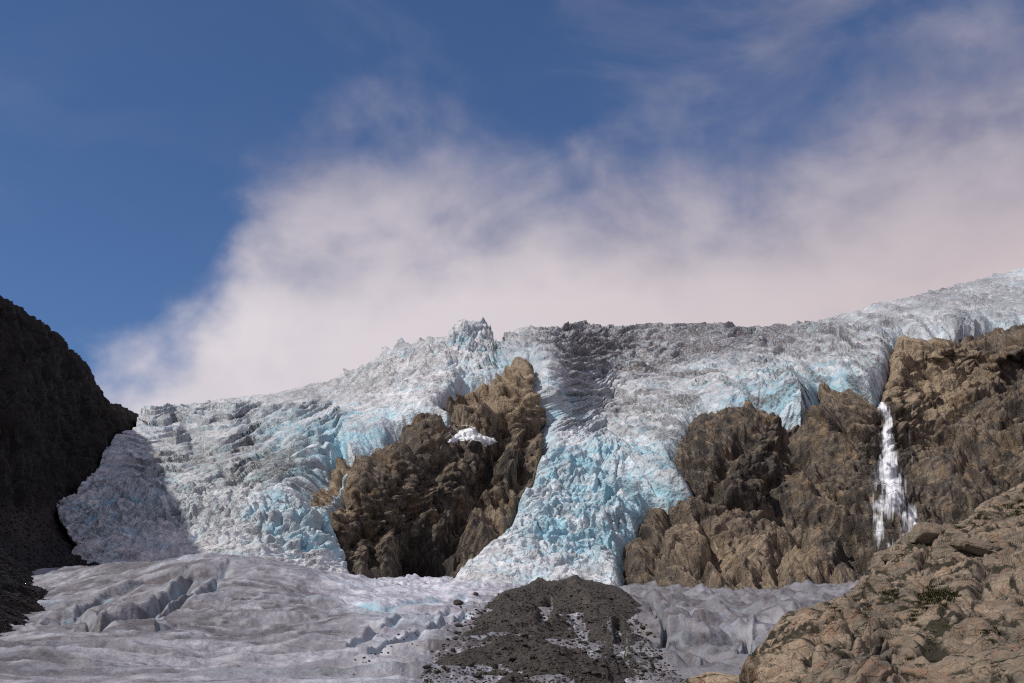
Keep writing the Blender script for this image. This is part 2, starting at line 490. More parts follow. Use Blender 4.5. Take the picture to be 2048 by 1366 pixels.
# bedrock relief -------------------------------------------------------------
def rock_relief(x, l, seed, ang=28, big=9.0, mid=3.6, small=1.3):
    c, s = math.cos(math.radians(ang)), math.sin(math.radians(ang))
    wx = x + 4 * fbm2(x / 55, l / 55, 3, seed + 1); wl = l + 4 * fbm2(x / 45, l / 45, 3, seed + 2)
    u = wx * c + wl * s; v = -wx * s + wl * c               # v runs along the ribs
    r = (ridged2(u / 42, v / 95, 5, seed) - 0.5) * 2 * big
    a, ea = chunks(u / 13, v / 24, seed + 3, 1.25, 0.55, 1.0)
    b, eb = chunks(u / 5.0 + 0.25 * a, v / 9.0, seed + 4, 1.3, 0.55, 1.0)
    d, ed = chunks(u / 2.0 + 0.3 * b, v / 3.4, seed + 5, 1.3, 0.55, 1.0)
    q = ridged2((u + 0.4 * v) / 6.5, (v - 0.2 * u) / 12, 5, seed + 7, 0.6, 2.1, 3.0) - 0.35
    cut = np.clip(1 - np.abs(perlin2((u * 0.5 + v) / 9, (v * 0.3 - u) / 26, seed + 8)), 0, 1) ** 9
    cut2 = np.clip(1 - np.abs(perlin2((u - 0.7 * v) / 5, (v + 0.6 * u) / 15, seed + 9)), 0, 1) ** 10
    wo = sstep(fbm2(x / 50 + 9, l / 40, 3, seed + 11), -0.15, 0.15)
    st1 = ridged2(u / 2.6, v / 17, 4, seed + 12, 0.55, 2.1, 2.6)
    st2 = ridged2((u * 0.72 + v * 0.69) / 2.6, (v * 0.72 - u * 0.69) / 17, 4, seed + 13, 0.55, 2.1, 2.6)
    st = wo * st1 + (1 - wo) * st2
    rock_relief.bands = st
    f1 = facets(u / 12, v / 18, seed + 14, 1.6, 1.0, 16)
    f2 = facets(u / 4.6 + 0.5 * f1, v / 7.5, seed + 15, 1.6, 1.0, 14)
    f3 = facets((u + 0.3 * v) / 2.0 + 0.5 * f2, v / 3.0, seed + 16, 1.5, 1.0, 12)
    return r * 0.6 + (st - 0.35) * 0.6 + a * mid * 0.5 + f1 * mid * 1.6 + f2 * mid * 0.75 + f3 * small * 0.75 - cut * 1.7 - cut2 * 1.0 + ridged2(x / 2.4, l / 2.4, 3, seed + 6, 0.5) * 0.3


dr = rock_relief(X, Z * 1.25, 20, 46, 6.0, 3.4, 1.5)
bands = rock_relief.bands
# gullies, caves and buttresses seen in the photo: polyline, half width in photo pixels, depth in metres
for poly, wd, dp in [
    ([(800, 1170), (815, 1110), (850, 1085), (880, 1110), (860, 1165)], 26, 14), ([(850, 1150), (845, 1100)], 30, 9),
    ([(1010, 860), (985, 930), (950, 980), (930, 1040), (900, 1080)], 20, 10), ([(800, 1060), (840, 980), (880, 930)], 12, 5),
    ([(960, 1110), (930, 1090), (905, 1075)], 10, 6), ([(705, 1090), (760, 1030), (800, 960)], 9, 4), ([(985, 770), (950, 850)], 7, 4),
    ([(1050, 880), (1040, 960), (1000, 1010)], 14, 6), ([(735, 1160), (750, 1090), (790, 1030)], 8, 4),
    ([(1580, 880), (1610, 895), (1590, 925)], 22, 13), ([(1420, 1000), (1450, 940), (1500, 900)], 14, 7), ([(1380, 1010), (1480, 1020), (1600, 1045), (1720, 1065)], 10, 6),
    ([(1300, 1180), (1330, 1100), (1345, 1030)], 13, 8), ([(1395, 1180), (1430, 1110), (1400, 1050)], 8, 5), ([(1640, 1000), (1600, 940), (1560, 900)], 12, 6),
    ([(1560, 1170), (1545, 1110), (1600, 1070)], 12, 6), ([(1690, 1080), (1720, 1120), (1740, 1150)], 18, 8), ([(1900, 860), (1960, 800), (2048, 745)], 10, 4),
    ([(1870, 1020), (1950, 1030), (2030, 980)], 14, 5), ([(1930, 950), (1960, 870), (2048, 840)], 8, 3), ([(1755, 810), (1765, 870), (1760, 930), (1775, 980)], 14, 3),
    ([(1755, 795), (1775, 750)], 9, 8), ([(1520, 1000), (1550, 960)], 9, 4), ([(1740, 930), (1690, 860)], 8, 4), ([(1825, 720), (1800, 830), (1830, 900)], 6, 3),
    ([(1640, 1165), (1690, 1100)], 8, 4), ([(675, 1000), (655, 1040)], 9, 4)]:
    d = line_dist(PX + jag, PY + jag * 0.7, poly)
    dr = dr - dp * np.exp(-(d / wd) ** 2)
for cx, cy, rx, ry, ang, hgt in [
    (1030, 800, 45, 60, 20, 6), (830, 900, 90, 40, -25, 6), (700, 1030, 30, 80, 25, 6), (900, 1000, 60, 45, 0, 5), (960, 1080, 60, 40, -35, 6),
    (1440, 900, 60, 70, 20, 9), (1650, 830, 60, 50, 0, 5), (1350, 1110, 50, 70, 20, 6), (1590, 1120, 60, 50, 0, 6), (1500, 1130, 40, 60, 10, 5),
    (1880, 980, 60, 50, 0, 6), (1780, 1030, 26, 30, 0, 6), (1620, 990, 70, 50, 30, 5), (770, 1110, 25, 50, 10, 4)]:
    dr = dr + hgt * blob(PX, PY, cx, cy, rx, ry, ang)
dr = np.clip(dr, -26, 22)
dr = np.where(dr > 0, dr * np.clip((sd + 3) / 16, 0, 1), dr)
dr = dr - 4.5 * np.exp(-((sd - 3) / 4.0) ** 2) * np.clip(0.6 + 1.6 * fbm2(PX / 30, PY / 30, 3, 23), 0, 1)
dr = dr * np.where(sd > 0, 1, 0.5) - np.clip(-sd - 4, 0, 60) * 0.3
RP = B + Nb * dr[..., None]
tan = 0.22 - 0.35 * blob(PX, PY, 1470, 920, 120, 70) - 0.25 * blob(PX, PY, 860, 1060, 110, 100) + 0.8 * blob(PX, PY, 1010, 800, 90, 70) + 0.8 * blob(PX, PY, 1840, 760, 120, 90) + 0.5 * blob(PX, PY, 690, 1010, 40, 90, 25) + 0.5 * blob(PX, PY, 1410, 1110, 70, 60) \
    + 0.45 * blob(PX, PY, 1560, 1120, 110, 60) + 0.4 * blob(PX, PY, 640, 980, 30, 60) + 0.3 * fbm2(PX / 60, PY / 60, 4, 9) + 0.4 * blob(PX, PY, 980, 1060, 60, 60)
wet = 0.9 * blob(PX, PY, 860, 1100, 60, 80) + 0.7 * blob(PX, PY, 980, 930, 50, 80) + 0.9 * blob(PX, PY, 1780, 980, 60, 150) + 0.7 * blob(PX, PY, 1700, 1100, 60, 50) + 0.6 * blob(PX, PY, 1470, 960, 120, 90) + 0.5 * blob(PX, PY, 1950, 1020, 70, 40)
near = sd > -34
o_crop = o = grid_mesh('mountain', RP, near & (PX < 1180), {'tan': tan, 'wet': wet, 'bands': bands}, M_ROCK)
tag(o, 'brown rock outcrop between the two icefalls, with dark cave at its foot', 'rock outcrop', kind='structure')
o_cliff = o = grid_mesh('mountain', RP, near & (PX >= 1176), {'tan': tan, 'wet': wet, 'bands': bands}, M_ROCK)
tag(o, 'long brown cliff on the right under the ice edge, carrying the waterfall', 'cliff', kind='structure')

scaleY = Yb / 450.0
# ice on it --------------------------------------------------------------------
serac = 0.16 + 0.9 * blob(PX, PY, 600, 1090, 120, 60) + 0.75 * blob(PX, PY, 330, 1060, 190, 60) + 0.9 * blob(PX, PY, 1170, 1050, 150, 130) + 0.7 * blob(PX, PY, 960, 710, 110, 60) \
    + 0.55 * blob(PX, PY, 820, 770, 130, 55, -20) + 0.6 * blob(PX, PY, 1560, 790, 130, 50) + 0.35 * blob(PX, PY, 1180, 690, 130, 50) + 0.3 * blob(PX, PY, 1320, 900, 60, 70) + 0.3 * blob(PX, PY, 1650, 720, 160, 30)
serac = np.clip(serac - 0.25 * blob(PX, PY, 1400, 700, 150, 50) - 0.25 * blob(PX, PY, 1950, 610, 160, 40) - 0.15 * blob(PX, PY, 450, 960, 120, 60), 0.05, 1.15)
x2 = X + 2.5 * fbm2(X / 14, LL / 14, 3, 31); l2 = LL + 2.5 * fbm2(X / 14, LL / 14, 3, 32)
a1, e1 = chunks(x2 / 15, l2 / 8.5, 40, 0.8, 1.0, 1.3)
a2, e2 = chunks(x2 / 6.2, l2 / 3.9, 41, 0.9, 1.0, 1.2)
a3, e3 = chunks(x2 / 2.4 + .3 * a2, l2 / 1.8, 42, 1.0, 1.0, 1.0)
a4, e4 = chunks(X / 0.95, LL / 1.1, 47, 1.0, 1.0, 1.0)
sharp = ridged2(x2 / 9, l2 / 4.5, 5, 48, 0.62, 2.1, 3.2)
slit = np.clip(1 - np.abs(perlin2(x2 / 9, l2 / 3.6, 49)), 0, 1) ** 8
rg = ridged2(x2 / 18, l2 / 12, 5, 43)
far = np.clip(scaleY - 0.9, 0, 1)
di = serac * (5.4 * a1 * (1 + 0.5 * far) + 3.3 * a2 * (1 - 0.3 * far) + 1.0 * a3 * (1 - 0.8 * far) + 3.6 * (rg - 0.45) + 3.0 * (sharp - 0.35)) - 0.7 * serac * slit - serac * (1.6 * np.exp(-(e1 / 0.07) ** 2) + 0.8 * np.exp(-(e2 / 0.08) ** 2))
di = di - serac * 1.6 * np.clip(1 - np.abs(perlin2(x2 / 5.5, l2 / 9, 67)) * 2.2, 0, 1) ** 2 - (0.25 + serac) * 1.3 * np.clip(1 - np.abs(perlin2(x2 / 14, l2 / 4.2, 68)) * 2.4, 0, 1) ** 2
di = di + 0.45 * scaleY * (ridged2(X / 4.5, LL / 3.6, 3, 44, 0.5) - 0.4)
di = di + 4.0 * fbm2(X / 55, LL / 55, 3, 45) + 1.6 * fbm2(X / 18, LL / 18, 3, 46)
# crevasse sets: long troughs following curved lines across the flow
psi = PY + np.where(PX < 470, 0.0006 * (PX - 330) ** 2, 0.0) + np.where(PX >= 470, 11.8 + 0.46 * (PX - 470), 0.0)
wrp = 9 * fbm2(PX / 110, PY / 60, 3, 51)
cz = 0.95 * sstep(PX, 215, 350) * (1 - sstep(PX, 640, 760)) * sstep(PY, 815, 850) * (1 - sstep(PY, 985, 1040))
def crev(ps, sp, along, seed, wid=0.16):
    """rows of tilted slabs between crevasses: rises downhill, then drops into a slit"""
    ph = ps / sp + 0.9 * fbm2(PX / along, ps / 40, 3, seed) * 2
    fr = ph - np.floor(ph)
    row = np.floor(ph)
    am = np.clip(0.75 + 1.3 * perlin2(PX / (along * 0.8) + row * 3.7, row * 1.31, seed + 1), 0.1, 1.4)
    up = np.clip(fr / (1 - wid), 0, 1) ** 1.4
    dn = np.clip((1 - fr) / wid, 0, 1)
    hgt = np.where(fr < 1 - wid, up, dn)
    hgt = hgt - 0.45 * np.exp(-(np.minimum(fr, 1 - fr) / 0.07) ** 2)
    return (hgt - 0.45) * am, np.where(fr > 1 - wid * 1.6, am, 0)


c1, b1 = crev(psi + wrp, 12.5, 130, 52, 0.12)
c1b, b1b = crev(psi + wrp * 1.3 + 40, 6.5, 70, 58)
di = di * (1 - 0.35 * cz) + cz * scaleY * (3.8 * c1 + 1.3 * c1b)
lines = np.clip(b1 + 0.4 * b1b, 0, 1)
c3, b3 = crev(PY + 10 * fbm2(PX / 45, PY / 60, 3, 63) + 0.12 * np.abs(PX - 1160), 30.0, 90, 64, 0.3)
c4, b4 = crev(PY + 8 * fbm2(PX / 40, PY / 40, 3, 65), 17.0, 60, 66, 0.25)
z3 = np.clip(1.3 * blob(PX, PY, 1170, 1050, 140, 110), 0, 1); z4 = np.clip(1.2 * blob(PX, PY, 330, 1060, 170, 60) + blob(PX, PY, 600, 1090, 80, 50), 0, 1)
di = di * (1 - 0.2 * z3) + 4.4 * z3 * c3 + (1.4 * z3 + 2.0 * z4) * c4
psi2 = PY + 0.00035 * (PX - 1290) ** 2 * np.where(PX < 1290, 0.5, -1.0) + 14 * fbm2(PX / 160, PY / 70, 3, 54)
cz2 = 0.8 * sstep(PX, 1080, 1130) * sstep(PY, 650, 670) * (1 - sstep(PY, 880, 920)) + 0.4 * sstep(PX, 1500, 1650) * (1 - sstep(PY, 690, 720))
cz2 = np.clip(cz2, 0, 0.9)
c2, b2 = crev(psi2, 17.0, 170, 55, 0.2)
c2b, b2b = crev(psi2 + 0.25 * (PX - 1100), 9.0, 80, 60, 0.2)
lines2 = np.clip(b2 + 0.4 * b2b, 0, 1)
di = di * (1 - 0.2 * cz2) + cz2 * scaleY * (3.0 * c2 + 1.2 * c2b)
for poly, wd, dp in [([(1190, 770), (1230, 745), (1290, 750), (1340, 770)], 9, 4), ([(1120, 735), (1180, 720), (1250, 735), (1330, 735)], 7, 3), ([(1250, 850), (1310, 855), (1350, 820)], 18, 4),
                     ([(380, 890), (430, 940), (480, 1000)], 16, 2), ([(1330, 700), (1420, 720), (1500, 700)], 10, 3)]:
    di = di - dp * np.exp(-(line_dist(PX, PY, poly) / wd) ** 2)
for cx, cy, rx, ry, ang, hgt in [(960, 690, 30, 18, 0, 4), (925, 700, 22, 18, 0, 6), (1150, 655, 60, 16, 0, 2), (800, 735, 50, 14, -25, 4), (1590, 815, 50, 35, 0, 7), (1735, 770, 25, 25, 0, 5), (1420, 690, 120, 25, 0, 5),
                                 (700, 885, 60, 25, -30, 5), (957, 668, 10, 9, 0, 7), (975, 680, 6, 8, 0, 4), (1014, 684, 9, 9, 0, 2.5), (930, 680, 6, 8, 0, 5), (905, 690, 7, 8, 0, 4), (850, 706, 9, 9, 0, 4), (822, 716, 7, 8, 0, 4), (792, 726, 6, 8, 0, 4), (716, 766, 5, 6, 0, 4), (1065, 658, 8, 7, 0, 4), (1110, 658, 9, 7, 0, 3), (1150, 650, 14, 8, 0, 4), (580, 1075, 110, 40, 0, 5), (1180, 960, 130, 30, 0, 5), (1290, 830, 60, 30, -20, 4)]:
    di = di + hgt * blob(PX, PY, cx, cy, rx, ry, ang)
ice_in = -sd
thick = np.where(ice_in > 0, 9.5 * (1 - np.exp(-np.clip(ice_in, 0, None) / 7.0)), ice_in * 0.9)
# left end tucks under the dark wall
CONTACT = [(282, 836), (272, 880), (238, 898), (216, 930), (196, 970), (167, 998), (150, 1030), (118, 1042), (128, 1080), (148, 1110), (165, 1138)]
LEFT_POLY = [(-400, 700)] + [(215, 800), (262, 815)] + CONTACT + [(120, 1260), (-400, 1300)]
sdL = poly_sd(PX, PY, LEFT_POLY) + jag * 0.4
edge_amp = np.clip(0.35 + ice_in / 18, 0, 1)
IP = B + Nb * (thick + di * edge_amp)[..., None]
IP[..., 1] += np.clip(sdL, 0, 40) * 2.0
IP[..., 2] -= np.clip(sdL, 0, 40) * 0.6
zone_b = 0.10 + 0.55 * blob(PX, PY, 600, 1090, 110, 55) + 0.34 * blob(PX, PY, 250, 1050, 120, 60) + 0.5 * blob(PX, PY, 1180, 1010, 150, 90) + 0.45 * blob(PX, PY, 1570, 800, 130, 45) + 0.4 * blob(PX, PY, 1330, 950, 60, 50) \
    + 0.35 * blob(PX, PY, 720, 880, 70, 30, -25) + 0.3 * blob(PX, PY, 970, 720, 90, 45) + 0.25 * blob(PX, PY, 620, 900, 100, 50) + 0.25 * blob(PX, PY, 1110, 840, 40, 40) + 0.3 * blob(PX, PY, 1150, 1130, 120, 40)
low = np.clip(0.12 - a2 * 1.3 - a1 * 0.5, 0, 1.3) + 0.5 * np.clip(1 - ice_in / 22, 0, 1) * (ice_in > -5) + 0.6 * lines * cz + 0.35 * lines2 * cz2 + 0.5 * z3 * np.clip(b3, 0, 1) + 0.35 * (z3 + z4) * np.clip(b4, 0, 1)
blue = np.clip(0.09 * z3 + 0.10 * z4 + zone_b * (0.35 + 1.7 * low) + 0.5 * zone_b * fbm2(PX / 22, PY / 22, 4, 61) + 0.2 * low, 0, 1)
dirt_shade = 0.20 + 0.3 * blob(PX, PY, 1950, 620, 200, 40) + 0.25 * blob(PX, PY, 760, 770, 160, 35, -22) + 1.5 * blob(PX, PY, 1330, 690, 220, 44) + 0.3 * blob(PX, PY, 1130, 665, 90, 25) + 0.30 * blob(PX, PY, 600, 810, 130, 30, -12) + 0.22 * blob(PX, PY, 1250, 780, 160, 60) + 0.24 * blob(PX, PY, 450, 970, 130, 60) + 0.3 * blob(PX, PY, 1370, 970, 40, 40) * 2 \
    + 0.2 * blob(PX, PY, 1650, 690, 180, 30) + 0.32 * fbm2(PX / 70, PY / 30, 4, 62) + 0.45 * lines * cz + 0.7 * lines2 * cz2 + 0.25 * z3 * np.clip(b3, 0, 1) + 0.3 * (z4 + 0.5 * z3) * np.clip(b4, 0, 1)  # crevasse faces: debris, plus shading put into the colour so the rows read
dirt_shade = np.clip(dirt_shade + 0.35 * blob(PX, PY, 1250, 720, 160, 50) - 0.3 * blob(PX, PY, 1150, 1060, 150, 120) - 0.15 * blob(PX, PY, 600, 960, 120, 120), 0, 1)  # upper-centre blobs: cloud shade put into the colour, over real grime
keep = (ice_in > -22) & (sdL < 38)
# the far side of the crest, falling away behind
back = [IP]
topr = IP[-1:]
for dy, dz in ((4, -0.5), (14, -4), (40, -16), (120, -60), (300, -180)):
    back.append(topr + np.array([0, dy, dz]))
nb = len(back) - 1
IPx = np.concatenate(back, 0)
ext = lambda a: np.concatenate([a] + [a[-1:]] * nb, 0)
o = grid_mesh('glacier', IPx, ext(keep), {'blue': ext(blue), 'dirt_shade': ext(dirt_shade)}, M_ICE)
tag(o, 'blue white icefall pouring from the skyline past the rock outcrop, broken by crevasses and seracs', 'glacier', kind='structure')


# ------------------------------------------------------------------ dark wall on the left, with its scree foot
LT = [(-700, 640), (-500, 640), (-260, 630), (-120, 600), (0, 588), (30, 608), (60, 631), (100, 656), (130, 687), (160, 711), (180, 734), (190, 757), (206, 782), (212, 808), (235, 806), (262, 820), (281, 836), (300, 872), (340, 940)]
LB = [(-700, 1400), (0, 1330), (70, 1290), (130, 1220), (200, 1170), (230, 1130), (260, 1060), (300, 980), (340, 960)]
LC = [(-700, 1380, 60), (-700, 640, 190), (-350, 1330, 90), (-350, 1000, 190), (-350, 630, 285), (-150, 1250, 130), (-150, 1000, 250), (-150, 610, 335),
      (0, 1300, 128), (0, 1200, 190), (0, 1080, 265), (0, 900, 318), (0, 750, 345), (0, 590, 372), (70, 1245, 190), (110, 1200, 235), (165, 1138, 372), (150, 1110, 396), (120, 1042, 440), (60, 1080, 330), (60, 950, 395),
      (60, 800, 430), (60, 640, 445), (150, 1030, 452), (120, 900, 480), (120, 780, 505), (120, 690, 520), (196, 970, 525), (170, 880, 560), (180, 760, 610), (238, 898, 640), (212, 830, 660), (272, 880, 720), (262, 830, 740), (282, 838, 790), (340, 950, 850), (300, 1000, 640), (230, 1130, 450), (300, 980, 660)]
NC2, NR2 = 620, 620
pxs = np.concatenate([np.linspace(-700, -40, 180), np.linspace(-38, 340, NC2 - 180)])
QX, T = np.meshgrid(pxs, np.linspace(0, 1, NR2))
tp = np.interp(QX, *zip(*LT)); bt = np.interp(QX, *zip(*LB))
QY = bt + (tp - bt) * T
Yc = tps_eval(tps_fit(LC, 1e-4), QX, QY)
P = unproject(QX, QY, Yc)
N = normals(P)
if N[..., 0].mean() < 0: N = -N
al = P[..., 1] * 0.8 - P[..., 0] * 0.6
talus = np.clip(sstep(QY, 985, 1040) * (1 - sstep(QX, 130, 175)) , 0, 1)
rel = rock_relief(al, P[..., 2] * 1.0, 70, 14, 4.0, 2.3, 0.9)
grit = 1.3 * fbm2(al / 9, P[..., 2] / 5, 4, 75) + 0.8 * chunks(al / 1.6, P[..., 2] / 1.1, 76, 0.8, 0.9, 1.0)[0] + 0.5 * chunks(al / 0.7, P[..., 2] / 0.5, 77, 0.8, 0.9, 1.0)[0]
disp = rel * (1 - talus) * np.clip(0.45 + 0.55 * sstep(QY - tp, 0, 40), 0, 1) + grit * talus
P = P + N * disp[..., None]
out = [P]
for dx, dy, dz in ((-2, 3, -0.5), (-8, 10, -4), (-25, 25, -20), (-90, 60, -100), (-200, 80, -300)):
    out.append(P[-1:] + np.array([dx, dy, dz]))
n_ = len(out) - 1
P = np.concatenate(out, 0)
ext2 = lambda a: np.concatenate([a] + [a[-1:]] * n_, 0)
# carry the wall on towards and past the viewer, outside the frame
first = P[:, :1]
prof = np.linspace(0, 1, P.shape[0])[:, None]
side = []
for k in range(24, 0, -1):
    f = k / 24.0
    tgt = np.stack([-60 - 100 * prof, -120 + 0 * prof, -8 + 90 * prof ** 0.9], -1)
    side.append(first * (1 - f) + tgt * f + np.array([0, 0, 5.0]) * fbm2(prof * 9, prof * 0 + k * 0.3, 3, 80)[..., None])
P = np.concatenate(side + [P], 1)
ext3 = lambda a: np.concatenate([np.repeat(a[:, :1], 24, 1), a], 1)
bands2 = rock_relief.bands
tan2 = np.clip(0.2 + 0.5 * blob(QX, QY, 70, 1050, 50, 40) + 0.5 * blob(QX, QY, 250, 830, 40, 30) + 0.3 * fbm2(QX / 50, QY / 70, 4, 78) + 0.1 * talus, 0, 1)
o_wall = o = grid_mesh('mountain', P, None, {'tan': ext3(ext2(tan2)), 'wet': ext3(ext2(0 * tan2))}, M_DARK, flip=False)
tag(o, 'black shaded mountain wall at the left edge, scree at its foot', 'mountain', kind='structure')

# ------------------------------------------------------------------ lower glacier tongue: a height field over the ground
GC = [(-150, 1400, 60), (200, 1400, 60), (600, 1400, 60), (1000, 1400, 60), (1400, 1400, 60), (1800, 1400, 60),
      (-100, 1330, 95), (0, 1318, 110), (60, 1275, 140), (200, 1340, 105), (450, 1366, 92), (700, 1366, 92), (0, 1270, 160), (100, 1232, 200), (-60, 1250, 180),
      (520, 1119, 270), (400, 1124, 280), (300, 1131, 285), (200, 1138, 290), (600, 1142, 250), (640, 1168, 235), (680, 1203, 212), (500, 1190, 205), (300, 1195, 205), (140, 1195, 230), (300, 1285, 142), (550, 1280, 145), (650, 1262, 165), (720, 1300, 135),
      (400, 1150, 335), (520, 1166, 325), (250, 1150, 340), (300, 1135, 400), (100, 1150, 330), (640, 1182, 300),
      (760, 1245, 185), (640, 1165, 385), (750, 1172, 390), (850, 1168, 400), (700, 1186, 330), (800, 1190, 310), (900, 1186, 330), (800, 1218, 240), (900, 1218, 240), (950, 1184, 360), (850, 1270, 165), (1000, 1192, 320),
      (1100, 1195, 330), (1200, 1195, 340), (1050, 1230, 230), (1130, 1240, 210), (1130, 1320, 125), (1250, 1330, 118), (1000, 1330, 118), (1250, 1250, 200), (1300, 1300, 140),
      (1300, 1180, 372), (1400, 1186, 362), (1500, 1194, 355), (1600, 1190, 345), (1690, 1184, 338), (1850, 1190, 330), (1400, 1235, 230), (1500, 1235, 232), (1600, 1215, 260), (1350, 1292, 158), (1420, 1312, 148), (1500, 1285, 170), (1420, 1352, 118), (1340, 1206, 295), (1700, 1230, 240), (1800, 1300, 140),
      (100, 1150, 440), (500, 1150, 440), (900, 1165, 450), (1300, 1180, 440), (1700, 1180, 430)]
gp = [unproject(*c) for c in GC]
fitg = tps_fit([(p[0], p[1], p[2]) for p in gp], 1e-3)


def ground_z(x, y): return tps_eval(fitg, x, y)


NC3, NR3 = 1000, 760
QX, QYw = np.meshgrid(np.linspace(-160, 1860, NC3), 58 * (455 / 58.0) ** np.linspace(0, 1, NR3))
gx = (QX - W / 2) / F * QYw / CT * 0.99
gz = ground_z(gx, QYw)
zc = (gx * 0 + QYw) * CT + gz * ST
sxp = W / 2 + F * gx / zc
syp = H / 2 - F * (gz * CT - QYw * ST) / zc
# flow aligned relief: the ice runs from the icefalls towards the lower right
ang = 0.35
u = gx * math.cos(ang) + QYw * math.sin(ang); v = -gx * math.sin(ang) + QYw * math.cos(ang)
wv = 6 * fbm2(gx / 40, QYw / 40, 3, 90)
flow = fbm2(u / 30, (v + wv) / 7, 5, 91)
dcx, dcy = float(unproject(480, 1190, 200)[0]), 190.0
dist_d = np.hypot((gx - dcx) * 1.0, (QYw - dcy) * 0.6) + 9 * fbm2(gx / 25, QYw / 30, 4, 106)
rings = ridged2(dist_d / 5.0, np.arctan2(QYw - dcy, gx - dcx) * 2.2, 4, 107, 0.6)
leftz = 1 - sstep(sxp, 640, 760)
fold = ridged2((u + 0.6 * wv) / 60, (v + wv) / 13, 3, 109, 0.45)
h = 2.2 * (fold - 0.4) * (1 - 0.5 * leftz) + 0.4 * leftz * (rings - 0.4) + 0.2 * (ridged2(gx / 4.5, QYw / 6, 4, 108, 0.6) - 0.4) + 1.3 * flow + 1.6 * fbm2(gx / 28, QYw / 28, 4, 92) + 0.5 * ridged2(gx / 9, QYw / 9, 4, 93) + 0.22 * fbm2(gx / 1.6, QYw / 2.4, 4, 94)
rightz = sstep(sxp, 1230, 1320)
hum, he = chunks(gx / 11, QYw / 14, 95, 0.7, 0.9, 1.0, 1.5)
h = h + rightz * (4.0 * hum + 1.5 * (ridged2(gx / 13, QYw / 13, 4, 96) - 0.5) * 2)
# ragged snow edge at the back of the saddle
saddle = sstep(sxp, 600, 680) * (1 - sstep(sxp, 960, 1040)) * sstep(QYw, 300, 370)
h = h + saddle * (2.6 * (ridged2(gx / 12, QYw / 10, 4, 97) - 0.4) + 1.2 * chunks(gx / 5, QYw / 5, 98, 0.8, 0.9, 1.0)[0])
gouge = np.zeros_like(h)
for poly, wd, dp in [([(80, 1252), (150, 1234), (215, 1195), (290, 1166), (370, 1150)], 7, 2.2), ([(185, 1264), (240, 1243), (300, 1226), (345, 1196), (385, 1163), (450, 1152)], 11, 4.5),
                     ([(275, 1244), (320, 1236), (372, 1205), (432, 1177)], 6, 2.5), ([(130, 1250), (165, 1243), (190, 1250)], 10, 3), ([(315, 1262), (350, 1260)], 6, 2.0),
                     ([(690, 1205), (760, 1222), (850, 1215), (930, 1205)], 5, 1.4), ([(700, 1300), (800, 1262), (900, 1235)], 5, 1.6), ([(740, 1320), (850, 1280), (930, 1245)], 5, 1.6),
                     ([(1310, 1235), (1330, 1290), (1320, 1310), (1400, 1345)], 7, 3.5), ([(1350, 1330), (1400, 1342), (1480, 1335), (1510, 1300)], 8, 3.5), ([(1230, 1185), (1330, 1210), (1400, 1260)], 4, 1.5), ([(1390, 1255), (1500, 1265), (1600, 1250)], 6, 2.5)]:
    g = np.exp(-(line_dist(sxp, syp + 3 * fbm2(sxp / 60, syp / 40, 2, 99), poly) / (wd * 0.75)) ** 2)
    h = h - dp * 0.75 * g + 0.25 * dp * np.exp(-((line_dist(sxp, syp, [(a_, b_ - 1.3 * wd) for a_, b_ in poly])) / (0.5 * wd)) ** 2)
    gouge = np.maximum(gouge, g)
h = h * np.where(sxp > 1150, sstep(QYw, 62, 150), np.clip(QYw / 110, 0, 1))
gz2 = gz + h
GPm = np.stack([gx, QYw, gz2], -1)
blue = np.clip(0.10 + 1.2 * gouge * (0.5 + 0.9 * fbm2(gx / 6, QYw / 6, 3, 101)) + 0.5 * blob(sxp, syp, 350, 1200, 30, 18) + 0.25 * rightz * np.clip(0.35 - he, 0, 1) * 2 + 0.22 * sstep(flow, 0.1, 0.4) + 0.35 * saddle * sstep(-h, 0, 2), 0, 1)
dirt_shade = 0.58 + 0.22 * leftz + leftz * 0.9 * (0.5 - rings) - 0.15 * (1 - leftz) * (1 - rightz) + 0.2 * rightz + 0.5 * fbm2(u / 26, (v + wv) / 4.5, 5, 102) + 0.3 * fbm2(gx / 3, QYw / 5, 4, 103) + 0.16 * rightz + 0.22 * blob(sxp, syp, 300, 1240, 260, 60) - 0.50 * sstep(-syp, -1240, -1195) * sstep(sxp, 610, 690) * (1 - sstep(sxp, 1000, 1200))  # grime; the dome is also darkened by colour in place of its shadow
dirt_shade += 0.55 * np.exp(-(line_dist(sxp, syp, [(1240, 1185), (1370, 1200), (1440, 1260), (1400, 1250)]) / 7) ** 2) * (0.5 + fbm2(sxp / 10, syp / 10, 3, 104))
MOR = [(1130, 1166), (1060, 1172), (1010, 1190), (965, 1215), (930, 1255), (890, 1290), (850, 1340), (800, 1420), (1420, 1420), (1370, 1366), (1310, 1300), (1285, 1250), (1255, 1205), (1210, 1172)]
sdm = poly_sd(sxp, syp, MOR)
dirt_shade += 1.1 * np.exp(-np.clip(-sdm, 0, None) / np.where(sxp > 1150, 45, 24)) * np.clip(0.5 + 1.3 * fbm2(sxp / 14, syp / 7, 4, 105), 0, 1)
dirt_shade = np.clip(dirt_shade, 0, 1)
o_tongue = o = grid_mesh('glacier', GPm, None, {'blue': blue, 'dirt_shade': dirt_shade}, M_ICE_LOW)
tag(o, 'smooth dirty grey glacier tongue below the icefalls, scored by meltwater channels', 'glacier tongue', kind='structure')

# moraine: a cone of dark debris lying on the tongue -------------------------------
NC4, NR4 = 640, 620
QX, QYw = np.meshgrid(np.linspace(760, 1460, NC4), 60 * (300 / 60.0) ** np.linspace(0, 1, NR4))
mx = (QX - W / 2) / F * QYw / CT * 0.99
